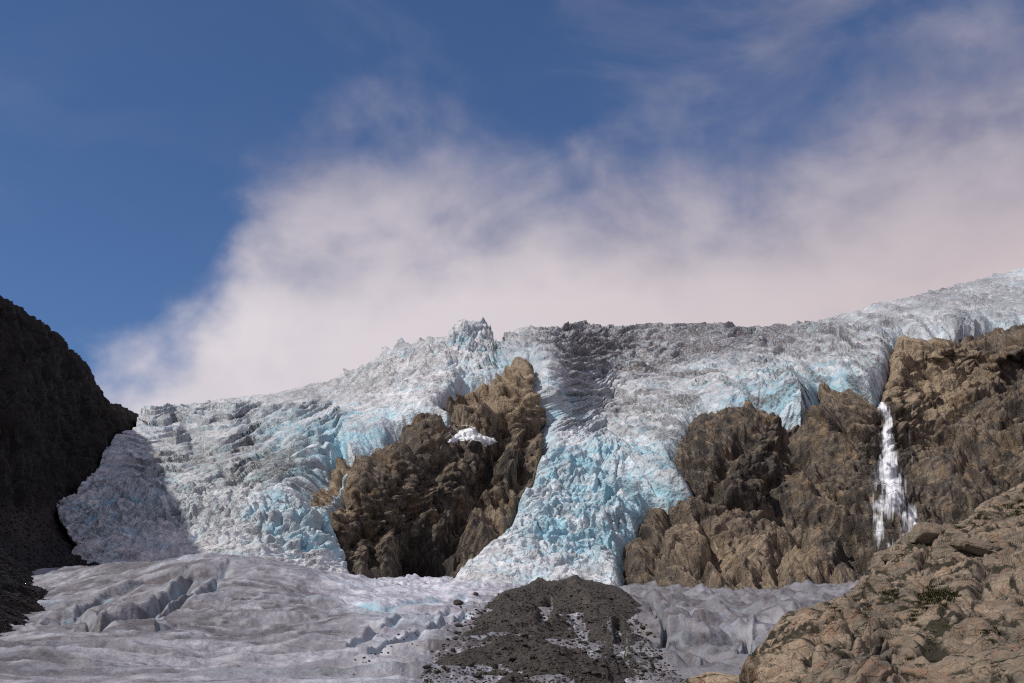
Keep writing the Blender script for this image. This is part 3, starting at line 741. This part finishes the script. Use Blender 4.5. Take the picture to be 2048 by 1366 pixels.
# outline on the ground
def gpt(px, py, Y):
    p = unproject(px, py, Y); return (float(p[0]), float(p[1]))
MOUT = [gpt(820, 1400, 62), gpt(870, 1340, 108), gpt(905, 1290, 150), gpt(945, 1250, 190), gpt(980, 1215, 225), gpt(1030, 1190, 268), gpt(1110, 1180, 290), gpt(1190, 1180, 290), gpt(1240, 1195, 262), gpt(1285, 1240, 205), gpt(1305, 1300, 145), gpt(1370, 1366, 100), gpt(1420, 1400, 62)]
sdg = poly_sd(mx + 5 * fbm2(mx / 9, QYw / 14, 5, 110), QYw + 9 * fbm2(mx / 11, QYw / 11, 4, 111), MOUT)
MC = [(1130, 1172, 255), (1080, 1175, 250), (1190, 1176, 258), (1230, 1188, 245), (1020, 1197, 238), (980, 1218, 215), (945, 1248, 190), (905, 1292, 150), (860, 1348, 108), (1265, 1215, 225), (1285, 1248, 195), (1308, 1302, 140), (1372, 1368, 98),
      (1130, 1250, 182), (1130, 1310, 130), (1130, 1366, 94), (1240, 1305, 134), (1020, 1305, 134), (1000, 1366, 95), (1250, 1366, 96), (1060, 1240, 190), (1200, 1240, 195), (1130, 1430, 62), (900, 1430, 62), (1350, 1430, 62)]
mp_ = [unproject(*q) for q in MC]
mp_ += [(p[0], p[1] + 40, p[2] - 7) for p in mp_[:4]]
for q in ((1460, 1320, 130), (1470, 1366, 95), (1450, 1250, 190), (1480, 1430, 62), (800, 1366, 95), (800, 1430, 62), (840, 1300, 140)):
    p = unproject(*q); mp_.append((p[0], p[1], float(ground_z(p[0], p[1])) - 3))
base = tps_eval(tps_fit([(p[0], p[1], p[2]) for p in mp_], 1e-3), mx, QYw)
mh = np.where(sdg > 0, 0.6 * np.minimum(sdg, 2), sdg * 0.6)
det = 3.0 * (ridged2(mx / 16, QYw / 26, 5, 112) - 0.5) + 0.9 * chunks(mx / 4, QYw / 5, 113, 0.8, 0.8, 1.0)[0] + 0.42 * chunks(mx / 1.3, QYw / 1.5, 114, 0.8, 0.8, 1.0)[0] + 0.22 * chunks(mx / 0.5, QYw / 0.6, 115, 0.8, 0.8, 1.0)[0]
mz = base + mh + det * np.clip(0.25 + sdg / 8, 0.2, 1)
zc = QYw * CT + mz * ST
mpx = W / 2 + F * mx / zc; mpy = H / 2 - F * (mz * CT - QYw * ST) / zc
for poly, wd, dp in [([(1150, 1225), (1170, 1270), (1190, 1300)], 9, 3.0), ([(1235, 1240), (1240, 1310)], 7, 2.5), ([(1100, 1200), (1085, 1230)], 9, 2.0)]:
    mz = mz - dp * np.exp(-(line_dist(mpx, mpy, poly) / wd) ** 2)
MP = np.stack([mx, QYw, mz], -1)
m_ice = np.clip(0.8 * blob(mpx, mpy, 1150, 1250, 22, 36, -12) + 0.8 * blob(mpx, mpy, 1195, 1305, 16, 26, -20) + 0.8 * blob(mpx, mpy, 1105, 1202, 10, 16, 15) + 0.7 * blob(mpx, mpy, 1215, 1250, 14, 45, -20) + 0.5 * blob(mpx, mpy, 1270, 1310, 24, 40, -25)
                + 0.75 * sstep(mpx, 1190, 1310) * sstep(mpy, 1190, 1230) + 1.1 * fbm2(mpx / 9, mpy / 12, 5, 116) - 0.42, 0, 1)
m, t = M_MOR, None


def moraine_material():
    src = rock_material('moraine debris over ice', (0.032, 0.030, 0.029), (0.068, 0.061, 0.055), (0.125, 0.110, 0.097), 6.0, 0.1, 1.0, 0.25, stretch=(1, 1, 1))
    t = NT.__new__(NT); t.t = src.node_tree; t.n = src.node_tree.nodes
    bs = [n for n in t.n if n.type == 'BSDF_PRINCIPLED'][0]
    old = bs.inputs['Base Color'].links[0].from_socket
    pos = t.node('ShaderNodeNewGeometry').outputs['Position']
    nz = t.noise(pos, 0.8, 7, 0.7)
    f = t.smooth(t.m('MULTIPLY', attr(t, 'ice'), t.lin(nz, 0.35, 0.6, 0.4, 1.3)), 0.25, 0.55)
    t.put(bs.inputs['Base Color'], t.mix(f, old, t.mix(nz, (0.12, 0.123, 0.13), (0.30, 0.315, 0.34))))
    return src


M_MORI = moraine_material()
o_mor = o = grid_mesh('hill', MP, sdg > -7, {'tan': 0.3 + 0.4 * fbm2(mx / 6, QYw / 6, 4, 117), 'wet': 0 * mx, 'ice': m_ice}, M_MORI)
tag(o, 'dark brown debris covered moraine mound with bare ice showing through', 'moraine', kind='structure')

# ------------------------------------------------------------------ rocky slope on the right, in front
FT = [(1300, 1400), (1340, 1372), (1380, 1354), (1440, 1348), (1478, 1352), (1492, 1332), (1520, 1302), (1560, 1268), (1610, 1233), (1650, 1207), (1690, 1181), (1715, 1162), (1735, 1142), (1752, 1108), (1775, 1097), (1800, 1078), (1838, 1049), (1862, 1044), (1890, 1054), (1930, 1042), (1960, 1014), (2000, 989), (2048, 964), (2400, 830)]
FC = [(1300, 1420, 50), (1300, 1520, 42), (1340, 1375, 62), (1440, 1350, 64), (1490, 1335, 70), (1560, 1270, 86), (1690, 1183, 112), (1750, 1110, 130), (1840, 1050, 142), (1930, 1042, 146), (2048, 965, 165), (2400, 840, 190),
      (1500, 1520, 34), (1800, 1520, 29), (2100, 1520, 26), (2400, 1520, 24), (1500, 1366, 56), (1800, 1366, 45), (2048, 1366, 38), (2400, 1366, 32), (1650, 1290, 66), (1800, 1250, 70), (2048, 1250, 54), (1800, 1170, 94), (2048, 1130, 88), (2400, 1100, 76), (1950, 1100, 110), (2400, 950, 130)]
NC5, NR5 = 900, 820
QX, T = np.meshgrid(np.concatenate([np.linspace(1300, 2060, 800), np.linspace(2064, 2400, 100)]), np.linspace(0, 1, NR5))
tp = np.interp(QX, *zip(*FT))
QY = 1520 + (tp - 1520) * T
Yf = tps_eval(tps_fit(FC, 1e-4), QX, QY)
P = unproject(QX, QY, Yf)
N = normals(P)
if N[..., 1].mean() > 0: N = -N
L5 = np.zeros_like(QX); L5[1:] = np.cumsum(np.linalg.norm(np.diff(P, axis=0), axis=-1), 0)
fx, fl = P[..., 0], L5
fx2 = fx + 1.6 * fbm2(fx / 9, fl / 9, 3, 120); fl2 = fl + 1.6 * fbm2(fx / 9, fl / 9, 3, 121)
c, s = math.cos(math.radians(38)), math.sin(math.radians(38))
fu = fx2 * c + fl2 * s; fv = -fx2 * s + fl2 * c            # fu along the slabs, up to the right
s1, g1 = chunks(fu / 10, fv / 3.8, 122, 0.6, 0.6, 1.0, 1.4)
s2, g2 = chunks(fu / 3.4, fv / 1.35, 123, 0.6, 0.6, 1.0, 1.4)
s3, g3 = chunks(fu / 1.15, fv / 0.5, 124, 0.6, 0.7, 0.9, 1.3)
b1_ = facets(fu / 5.5, fv / 2.2, 133, 1.1, 0.8, 16)
b2_ = facets(fu / 1.9 + 0.4 * b1_, fv / 0.9, 134, 1.2, 0.8, 14)
b3_ = facets(fu / 0.75, fv / 0.4, 135, 1.2, 0.8, 12)
bed = ridged2(fu / 14, fv / 1.3, 4, 125, 0.55, 2.2, 2.5)
crk = np.clip(1 - np.abs(perlin2(fu / 5, fv / 1.6, 131)), 0, 1) ** 14 + np.clip(1 - np.abs(perlin2(fx / 2.6, fl / 6, 132)), 0, 1) ** 16
df = 1.3 * s1 + 0.2 * s2 + 0.1 * s3 + 0.95 * b1_ + 0.38 * b2_ + 0.13 * b3_ + 0.35 * bed - 0.28 * crk + 1.6 * fbm2(fx / 14, fl / 14, 3, 126) + 0.12 * (ridged2(fx / 1.4, fl / 1.1, 4, 127, 0.5) - 0.4)
df = df - 0.35 * np.exp(-(g1 / 0.05) ** 2) - 0.28 * np.exp(-(g2 / 0.06) ** 2)
for poly, wd, dp in [([(2040, 1110), (1985, 1150), (1960, 1190), (1930, 1250)], 9, 0.9), ([(1700, 1300), (1790, 1240), (1850, 1180)], 10, 1.0), ([(1620, 1330), (1650, 1290), (1720, 1270)], 9, 0.8), ([(1880, 1060), (1850, 1100), (1840, 1140)], 7, 1.0)]:
    df = df - dp * np.exp(-(line_dist(QX, QY, poly) / wd) ** 2)
df = df * np.clip(0.25 + (QY - tp) / 30, 0, 1)
FP = P + N * df[..., None]
FN = normals(FP)
if FN[..., 1].mean() > 0: FN = -FN
out = [FP]
for dx, dy, dz in ((0.3, 1.5, -0.3), (1, 4, -2), (3, 12, -10), (10, 40, -45)):
    out.append(FP[-1:] + np.array([dx, dy, dz]))
FPx = np.concatenate(out, 0)
n_ = len(out) - 1
ext4 = lambda a: np.concatenate([a] + [a[-1:]] * n_, 0)
crack = np.clip(np.exp(-(g1 / 0.06) ** 2) + 0.45 * np.exp(-(g2 / 0.05) ** 2) + 0.9 * crk + 0.35 * np.exp(-(g3 / 0.08) ** 2), 0, 1)
tan5 = np.clip(0.35 + 0.5 * fbm2(fx / 5, fl / 5, 4, 128) + 0.4 * blob(QX, QY, 1560, 1320, 120, 60), 0, 1)
o_slope = o = grid_mesh('hill', FPx, None, {'crack': ext4(crack), 'tan': ext4(tan5), 'wet': ext4(0.8 * np.exp(-(line_dist(QX, QY, [(2040, 1105), (1985, 1150), (1960, 1190), (1925, 1250)]) / 12) ** 2))}, M_FORE)
tag(o, 'tan slab rock slope with grass in its cracks, lower right corner', 'rocky slope', kind='structure')

# ------------------------------------------------------------------ ground under everything, out to the horizon
n = 60
ax = np.sign(np.linspace(-1, 1, n)) * np.abs(np.linspace(-1, 1, n)) ** 3 * 9000
GX, GY = np.meshgrid(ax, ax)
GZ = -7 + 1.5 * fbm2(GX / 60, GY / 60, 3, 130)
o = grid_mesh('ground', np.stack([GX, GY, GZ], -1), None, {'tan': 0 * GX + .3, 'wet': 0 * GX}, M_MOR)
tag(o, 'dark stony valley floor under the glacier and cliffs', 'ground', kind='structure')

# ------------------------------------------------------------------ finding a surface under a pixel of the photo
from mathutils.bvhtree import BVHTree


def bvh_of(*objs):
    vs, fs, off = [], [], 0
    for ob in objs:
        me = ob.data
        co = np.empty(len(me.vertices) * 3, np.float32); me.vertices.foreach_get('co', co)
        li = np.empty(len(me.loops), np.int32); me.loops.foreach_get('vertex_index', li)
        co = co.reshape(-1, 3); q = li.reshape(-1, 4)
        vs.append(co); fs.append(q + off); off += len(co)
    return BVHTree.FromPolygons(np.concatenate(vs).tolist(), np.concatenate(fs).tolist())


def hit(tree, px, py):
    d = Vector([float(v) for v in ray(px, py)]).normalized()
    loc, nor, _, dist = tree.ray_cast(Vector((0, 0, 0)), d)
    return loc, nor, d


def sheet(tree, PXg, PYg, lift, name, mat, attrs, smooth=3, parent=None):
    """a thin body of water or snow lying on the surface found under a grid of pixels"""
    R, C = PXg.shape
    Yg = np.full((R, C), np.nan)
    for i in range(R):
        for j in range(C):
            loc, nor, d = hit(tree, PXg[i, j], PYg[i, j])
            if loc is not None: Yg[i, j] = loc.y
    Yg = np.where(np.isnan(Yg), np.nanmedian(Yg), Yg)
    for _ in range(smooth):
        p = np.pad(Yg, 1, mode='edge')
        Yg = np.minimum(Yg, (p[1:-1, 1:-1] * 2 + p[:-2, 1:-1] + p[2:, 1:-1] + p[1:-1, :-2] + p[1:-1, 2:]) / 6.0)
    P = unproject(PXg, PYg, Yg - lift)
    o = grid_mesh(name, P, None, attrs, mat)
    o.parent = parent
    return o


def water_material():
    m, t = new_mat('white falling water')
    u, v, dn = attr(t, 'across'), attr(t, 'down'), attr(t, 'dense')
    vec = t.node('ShaderNodeCombineXYZ', inp={0: t.m('MULTIPLY', u, 1.0), 1: t.m('MULTIPLY', v, 0.13)})
    n1 = t.noise(vec, 0.9, 6, 0.62, 0.5)
    vec2 = t.node('ShaderNodeCombineXYZ', inp={0: u, 1: t.m('MULTIPLY', v, 0.3), 2: 5.0})
    n2 = t.noise(vec2, 0.45, 5, 0.6, 0.8)
    a = t.m('ADD', t.m('MULTIPLY', t.m('SUBTRACT', n1, 0.5), 1.45), t.m('MULTIPLY', t.m('SUBTRACT', n2, 0.5), 1.3))
    a = t.smooth(t.m('ADD', a, dn), 0.22, 1.05)
    b = t.node('ShaderNodeBsdfPrincipled')
    t.put(b.inputs['Base Color'], t.mix(n1, (0.45, 0.48, 0.55), (0.74, 0.76, 0.79)))
    b.inputs['Roughness'].default_value = 0.6
    bp = t.node('ShaderNodeBump', inp={'Height': n1}); bp.inputs['Strength'].default_value = 0.6; bp.inputs['Distance'].default_value = 0.5
    t.put(b.inputs['Normal'], bp.outputs[0])
    mx_ = t.node('ShaderNodeMixShader')
    t.put(mx_.inputs[0], a); t.put(mx_.inputs[1], t.node('ShaderNodeBsdfTransparent').outputs[0]); t.put(mx_.inputs[2], b.outputs[0])
    t.node('ShaderNodeOutputMaterial', inp={0: mx_.outputs[0]})
    return m


M_WATER = water_material()
T_CLIFF = bvh_of(o_cliff)


def ribbon(rows, nr, nc, name, lift=0.8, parent=None, core=1.0, edge=0.25, holes=(), tail=0.0, seed=0):
    ys = np.linspace(rows[0][0], rows[-1][0], nr)
    l = np.interp(ys, [r[0] for r in rows], [r[1] for r in rows]); r_ = np.interp(ys, [r[0] for r in rows], [r[2] for r in rows])
    s_ = np.linspace(0, 1, nc)
    l = l + 2.5 * fbm2(ys / 9, ys * 0 + 3.1 + seed, 3, 140); r_ = r_ + 2.5 * fbm2(ys / 9, ys * 0 + 7.7 + seed, 3, 141)
    PXg = l[:, None] * (1 - s_) + r_[:, None] * s_
    PYg = np.repeat(ys[:, None], nc, 1)
    e = np.minimum(s_, 1 - s_)[None, :] / edge
    dense = core * np.clip(e, 0, 1) + 0 * PXg
    f = np.linspace(0, 1, nr)[:, None]
    dense = dense * (1 - tail * sstep(f, 0.6, 1.0))
    for cx, cy, rx, ry, st in holes: dense = dense - st * blob(PXg, PYg, cx, cy, rx, ry)
    k = 0.2                                        # metres per photo pixel at that distance
    return sheet(T_CLIFF, PXg, PYg, lift, name, M_WATER, {'across': (PXg - 1700) * k, 'down': PYg * k, 'dense': np.clip(dense, -0.6, 1.1)}, 4, parent)


fall = bpy.data.objects.new('waterfall', None); COL.objects.link(fall)
tag(fall, 'tall white waterfall fanning out as it drops down the dark cliff', 'waterfall')
ribbon([(804, 1748, 1772), (815, 1750, 1784), (835, 1752, 1792), (860, 1755, 1792), (900, 1753, 1800), (940, 1745, 1812), (970, 1738, 1823), (1000, 1732, 1832), (1030, 1733, 1842), (1060, 1738, 1846), (1095, 1746, 1834)], 150, 44, 'cascade', 0.9, fall, 0.98, 0.42,
       [(1765, 840, 9, 12, 0.6), (1762, 985, 10, 16, 0.3), (1786, 1052, 15, 30, 0.75)], 0.5)
ribbon([(990, 1730, 1764), (1030, 1735, 1770), (1060, 1740, 1778), (1085, 1742, 1782), (1102, 1748, 1772)], 70, 30, 'strand', 1.1, fall, 0.72, 0.4, [(1752, 1022, 10, 9, 0.4), (1750, 986, 60, 14, 1.2)], 0.75, 2)
ribbon([(990, 1784, 1832), (1020, 1792, 1840), (1045, 1800, 1848), (1065, 1800, 1846), (1085, 1792, 1834)], 60, 30, 'strand', 1.1, fall, 0.75, 0.4, [(1810, 986, 60, 14, 1.2)], 0.6, 4)
for nm, rows, lab in (('rivulet', [(760, 1829, 1834), (820, 1822, 1827), (870, 1816, 1821), (910, 1821, 1826), (960, 1826, 1831)], 'thin pale rivulet trickling down the cliff right of the big waterfall'),
                      ('rivulet', [(1085, 1425, 1432), (1105, 1434, 1440), (1130, 1428, 1436), (1160, 1416, 1425), (1182, 1412, 1424)], 'small stream running down a cleft low on the cliff beside the icefall')):
    o = ribbon(rows, 70, 6, nm, 0.6, None, 0.45, 0.5, (), 0.2, 9)
    tag(o, lab, 'rivulet', 'rivulets on the right-hand cliff')

# ------------------------------------------------------------------ snow patch on a ledge of the outcrop
m, t = new_mat('old snow')
pos = t.node('ShaderNodeNewGeometry').outputs['Position']
nz = t.noise(pos, 0.8, 6, 0.6)
finish(t, t.mix(nz, (0.48, 0.52, 0.57), (0.70, 0.71, 0.73)), 0.6, nz, 0.5, 0.4)
M_SNOW = m
T_CROP = bvh_of(o_crop)
SNOW = [(896, 884), (914, 868), (932, 858), (950, 857), (953, 866), (966, 873), (986, 877), (992, 884), (976, 890), (958, 881), (940, 878), (918, 881)]
PXg, PYg = np.meshgrid(np.linspace(888, 1000, 90), np.linspace(894, 850, 50))
sds = poly_sd(PXg, PYg, SNOW) + 2.5 * fbm2(PXg / 7, PYg / 5, 3, 150)
o = sheet(T_CROP, PXg, PYg, np.clip(sds * 0.2, -3, 0.8) + 0.3, 'snow_patch', M_SNOW, {}, 1)
tag(o, 'white snow patch lying on a ledge high on the central rock outcrop', 'snow patch')

# ------------------------------------------------------------------ boulders and stones
T_TONGUE, T_MOR, T_SLOPE, T_WALL = bvh_of(o_tongue), bvh_of(o_mor, o_tongue), bvh_of(o_slope), bvh_of(o_wall)


def stone_mesh(seed, sub=3, name='boulder'):
    import bmesh
    r = random.Random(seed)
    bm = bmesh.new()
    bmesh.ops.create_icosphere(bm, subdivisions=sub, radius=0.5)
    cuts = [(Vector((r.gauss(0, 1), r.gauss(0, 1), r.gauss(0, 0.8))).normalized(), r.uniform(0.26, 0.42)) for _ in range(11)]
    for v in bm.verts:
        for nrm, d in cuts:
            q = v.co.dot(nrm) - d
            if q > 0: v.co -= nrm * q * 0.92
    for v in bm.verts:
        v.co.x *= 1.25; v.co.z *= 0.72
    co = np.array([v.co[:] for v in bm.verts])
    dn = fbm2(co[:, 0] * 5 + seed, co[:, 1] * 5 + co[:, 2] * 4, 3, 160)
    for v, q in zip(bm.verts, dn): v.co *= 1 + 0.09 * float(q)
    me = bpy.data.meshes.new(name); bm.to_mesh(me); bm.free()
    for p in me.polygons: p.use_smooth = False
    for k, val in (('tan', 0.3), ('wet', 0.0), ('crack', 0.0)):
        at = me.attributes.new(k, 'FLOAT', 'POINT'); at.data.foreach_set('value', np.full(len(me.vertices), val, np.float32))
    return me


STONES = [stone_mesh(100 + i) for i in range(6)]
for me in STONES: me.materials.append(M_MOR)
FORE_STONES = [stone_mesh(200 + i, 4) for i in range(3)]
for me in FORE_STONES: me.materials.append(M_FORE)


def put_stone(me, tree, px, py, wpx, label, group=None, name='boulder', tall=1.0, rz=0.0, sink=0.18):
    loc, nor, d = hit(tree, px, py)
    if loc is None: return None
    size = wpx * loc.length / F / 1.2
    o = bpy.data.objects.new(name, me); COL.objects.link(o)
    o.location = loc + Vector((0, 0, size * (0.36 * tall - sink)))
    o.scale = (size, size, size * tall)
    o.rotation_euler = (rnd.uniform(-.2, .2), rnd.uniform(-.2, .2), rz)
    return tag(o, label, 'boulder' if name == 'boulder' else 'stone', group)


rnd = random.Random(4)
put_stone(STONES[0], T_TONGUE, 915, 1208, 24, 'large dark boulder alone on the pale ice left of the moraine', None, 'boulder', 0.85, 0.4)
put_stone(STONES[1], T_TONGUE, 951, 1190, 15, 'smaller dark boulder on ice between the lone boulder and moraine crest', None, 'boulder', 1.0, 1.9)
put_stone(FORE_STONES[0], T_SLOPE, 1856, 1082, 84, 'big rounded grey brown boulder at the top of the slab slope below the waterfall', None, 'boulder', 0.95, 0.2, 0.2)
put_stone(FORE_STONES[1], T_SLOPE, 1952, 1098, 105, 'long flat boulder lodged on the slab slope right of the rounded boulder', None, 'boulder', 0.6, 0.5, 0.22)
put_stone(FORE_STONES[2], T_SLOPE, 1778, 1118, 55, 'brown boulder on the slope edge left of the rounded boulder', None, 'boulder', 0.8, 1.3, 0.22)
n_put = 0
for _ in range(900):
    if n_put >= 170: break
    px, py = rnd.uniform(850, 1340), rnd.uniform(1185, 1364)
    if poly_sd(np.array([px]), np.array([py]), MOR)[0] < -12: continue
    big = 6 + 12 * rnd.random() ** 4 + 6 * (py - 1190) / 170
    if put_stone(STONES[n_put % 6], T_MOR, px, py, big, 'dark stone lying among the rubble of the debris covered moraine mound', 'stones strewn over the moraine', 'stone', rnd.uniform(.7, 1.1), rnd.uniform(0, 6.28), 0.15): n_put += 1
for i in range(34):                                  # dirt line of stones in front of the moraine, on the ice
    f_ = rnd.random()
    px = 690 + 240 * f_ + rnd.gauss(0, 14); py = 1345 - 120 * f_ + rnd.gauss(0, 7)
    put_stone(STONES[i % 6], T_TONGUE, px, py, rnd.uniform(3.5, 7), 'small dark stone on the grey ice left of the moraine mound', 'small stones on the ice left of the moraine', 'stone', 0.9, rnd.uniform(0, 6.28), 0.12)


def rubble(name, tree, region, count, smin, smax, mat, label, seed):
    """loose small stones beyond counting: one mesh"""
    r = np.random.RandomState(seed)
    base = stone_mesh(300 + seed, 2, name)
    bv = np.empty(len(base.vertices) * 3); base.vertices.foreach_get('co', bv); bv = bv.reshape(-1, 3)
    bf = np.array([p.vertices[:] for p in base.polygons])
    bpy.data.meshes.remove(base)
    V, Fc, n0 = [], [], 0
    tries = 0
    while n0 < count and tries < count * 6:
        tries += 1
        q = region(r)
        if q is None: continue
        loc, nor, d = hit(tree, *q)
        if loc is None: continue
        sz = (smin + (smax - smin) * r.rand() ** 3) * loc.length / F
        a = r.rand() * 6.28; ca, sa = math.cos(a), math.sin(a)
        k = bv * (sz * r.uniform(.7, 1.3), sz, sz * r.uniform(.7, 1.2))
        V.append(np.stack([k[:, 0] * ca - k[:, 1] * sa + loc.x, k[:, 0] * sa + k[:, 1] * ca + loc.y, k[:, 2] + loc.z + sz * 0.15], -1))
        Fc.append(bf + n0 * len(bv)); n0 += 1
    V = np.concatenate(V).astype(np.float32); Fc = np.concatenate(Fc).astype(np.int32)
    me = bpy.data.meshes.new(name)
    me.vertices.add(len(V)); me.vertices.foreach_set('co', V.ravel())
    me.loops.add(Fc.size); me.loops.foreach_set('vertex_index', Fc.ravel())
    me.polygons.add(len(Fc)); me.polygons.foreach_set('loop_start', np.arange(0, Fc.size, 3, dtype=np.int32))
    for kk, vv in (('tan', r.rand(n0).repeat(len(bv))), ('wet', np.zeros(len(V)))):
        at = me.attributes.new(kk, 'FLOAT', 'POINT'); at.data.foreach_set('value', vv.astype(np.float32))
    me.update(); me.materials.append(mat)
    o = bpy.data.objects.new(name, me); COL.objects.link(o)
    return tag(o, label, 'rubble', kind='stuff')


def in_moraine(r):
    px, py = r.uniform(830, 1370), r.uniform(1172, 1368)
    d = poly_sd(np.array([px]), np.array([py]), MOR)[0]
    return (px, py) if d > 0 or r.rand() < math.exp(d / 5.0) * 0.5 else None


def in_scree(r):
    px, py = r.uniform(-5, 170), r.uniform(1010, 1300)
    return (px, py) if poly_sd(np.array([px]), np.array([py]), [(-10, 985), (60, 1010), (125, 1060), (165, 1135), (110, 1205), (60, 1255), (-10, 1295)])[0] > 0 else None


rubble('rubble', T_MOR, in_moraine, 5200, 1.6, 6.0, M_MOR, 'fine dark rubble covering the moraine mound', 11)
rubble('rubble', T_WALL, in_scree, 2200, 1.5, 6.0, M_DARK, 'dark scree rubble at the foot of the shaded left wall', 12)

# ------------------------------------------------------------------ grass in the cracks of the slope
m, t = new_mat('grass')
oi = t.node('ShaderNodeObjectInfo').outputs['Random']
finish(t, t.mix(oi, (0.040, 0.042, 0.014), (0.095, 0.092, 0.032)), 0.7, None)
M_GRASS = m


def tuft_mesh(seed):
    r = np.random.RandomState(seed)
    V, Fc = [], []
    for k in range(130):
        a = r.rand() * 6.28; rad = abs(r.normal()) * 0.22
        b = np.array([math.cos(a) * rad * 1.6, math.sin(a) * rad, -0.05])
        ln = r.uniform(0.14, 0.42); ta = r.rand() * 6.28; lean = r.uniform(0.1, 0.7)
        dr_ = np.array([math.cos(ta) * lean, math.sin(ta) * lean, 1.0])
        sd_ = np.array([-math.sin(ta), math.cos(ta), 0]) * r.uniform(0.012, 0.028)
        mid_ = b + dr_ * ln * 0.55; tip = b + dr_ * ln + np.array([math.cos(ta), math.sin(ta), -0.6]) * ln * 0.3 * lean
        n0 = len(V)
        V += [b - sd_, b + sd_, mid_ + sd_, mid_ - sd_, tip]
        Fc += [(n0, n0 + 1, n0 + 2, n0 + 3), (n0 + 3, n0 + 2, n0 + 4)]
    me = bpy.data.meshes.new('grass_tuft'); me.from_pydata([tuple(v) for v in V], [], Fc); me.materials.append(M_GRASS)
    return me


TUFTS = [tuft_mesh(i) for i in range(4)]
spots = [(1880 + rnd.gauss(0, 22), 1190 + rnd.gauss(0, 10), 1.0) for _ in range(26)] + [(1955 + rnd.gauss(0, 16), 1045 + rnd.gauss(0, 10), 1.2) for _ in range(12)] + [(2035 + rnd.gauss(0, 10), 1012 + rnd.gauss(0, 14), 1.5) for _ in range(14)] \
    + [(1905 + rnd.gauss(0, 14), 1048 + rnd.gauss(0, 4), 1.0) for _ in range(6)] + [(1785 + rnd.gauss(0, 10), 1192 + rnd.gauss(0, 7), 1.0) for _ in range(7)] + [(1828 + rnd.gauss(0, 6), 1232 + rnd.gauss(0, 14), 0.8) for _ in range(7)] \
    + [(1990 + rnd.gauss(0, 14), 1270 + rnd.gauss(0, 16), 0.6) for _ in range(6)] + [(1668, 1216, 0.9), (1680, 1222, 0.9), (1720, 1226, 0.8), (1664, 1235, 0.7), (1750, 1262, 0.7), (1762, 1275, 0.6), (1655, 1290, 0.6), (1820, 1318, 0.6), (1838, 1330, 0.5), (1925, 1240, 0.7), (2000, 1100, 0.9), (1985, 1085, 0.9), (1805, 1110, 1.0), (1868, 1078, 1.0)]
cr = crack; base_c = 0
# further tufts rooted where the joints between the slabs are
cand = np.argwhere((crack > 0.75) & (QX > 1520) & (QX < 2046) & (QY < 1366) & (QY > tp + 6))
pick = cand[np.random.RandomState(5).choice(len(cand), 70, replace=False)]
for i, (px, py, sc_) in enumerate(spots):
    loc, nor, d = hit(T_SLOPE, px, py)
    if loc is None: continue
    o = bpy.data.objects.new('grass_tuft', TUFTS[i % 4]); COL.objects.link(o)
    o.location = loc; o.scale = (sc_ * 1.1, sc_ * 1.1, sc_ * 0.42); o.rotation_euler = (0, 0, rnd.uniform(0, 6.28))
    tag(o, 'small tuft of green grass growing from a crack in the tan slab slope', 'grass tuft', 'grass tufts in cracks of the slab slope')
for i, (a_, b_) in enumerate(pick):
    o = bpy.data.objects.new('grass_tuft', TUFTS[i % 4]); COL.objects.link(o)
    o.location = Vector(FP[a_, b_]); k = rnd.uniform(0.3, 0.8) * (0.5 + FP[a_, b_, 1] / 140); o.scale = (k * 1.1, k * 1.1, k * 0.6); o.rotation_euler = (0, 0, rnd.uniform(0, 6.28))
    tag(o, 'small tuft of green grass growing from a crack in the tan slab slope', 'grass tuft', 'grass tufts in cracks of the slab slope')
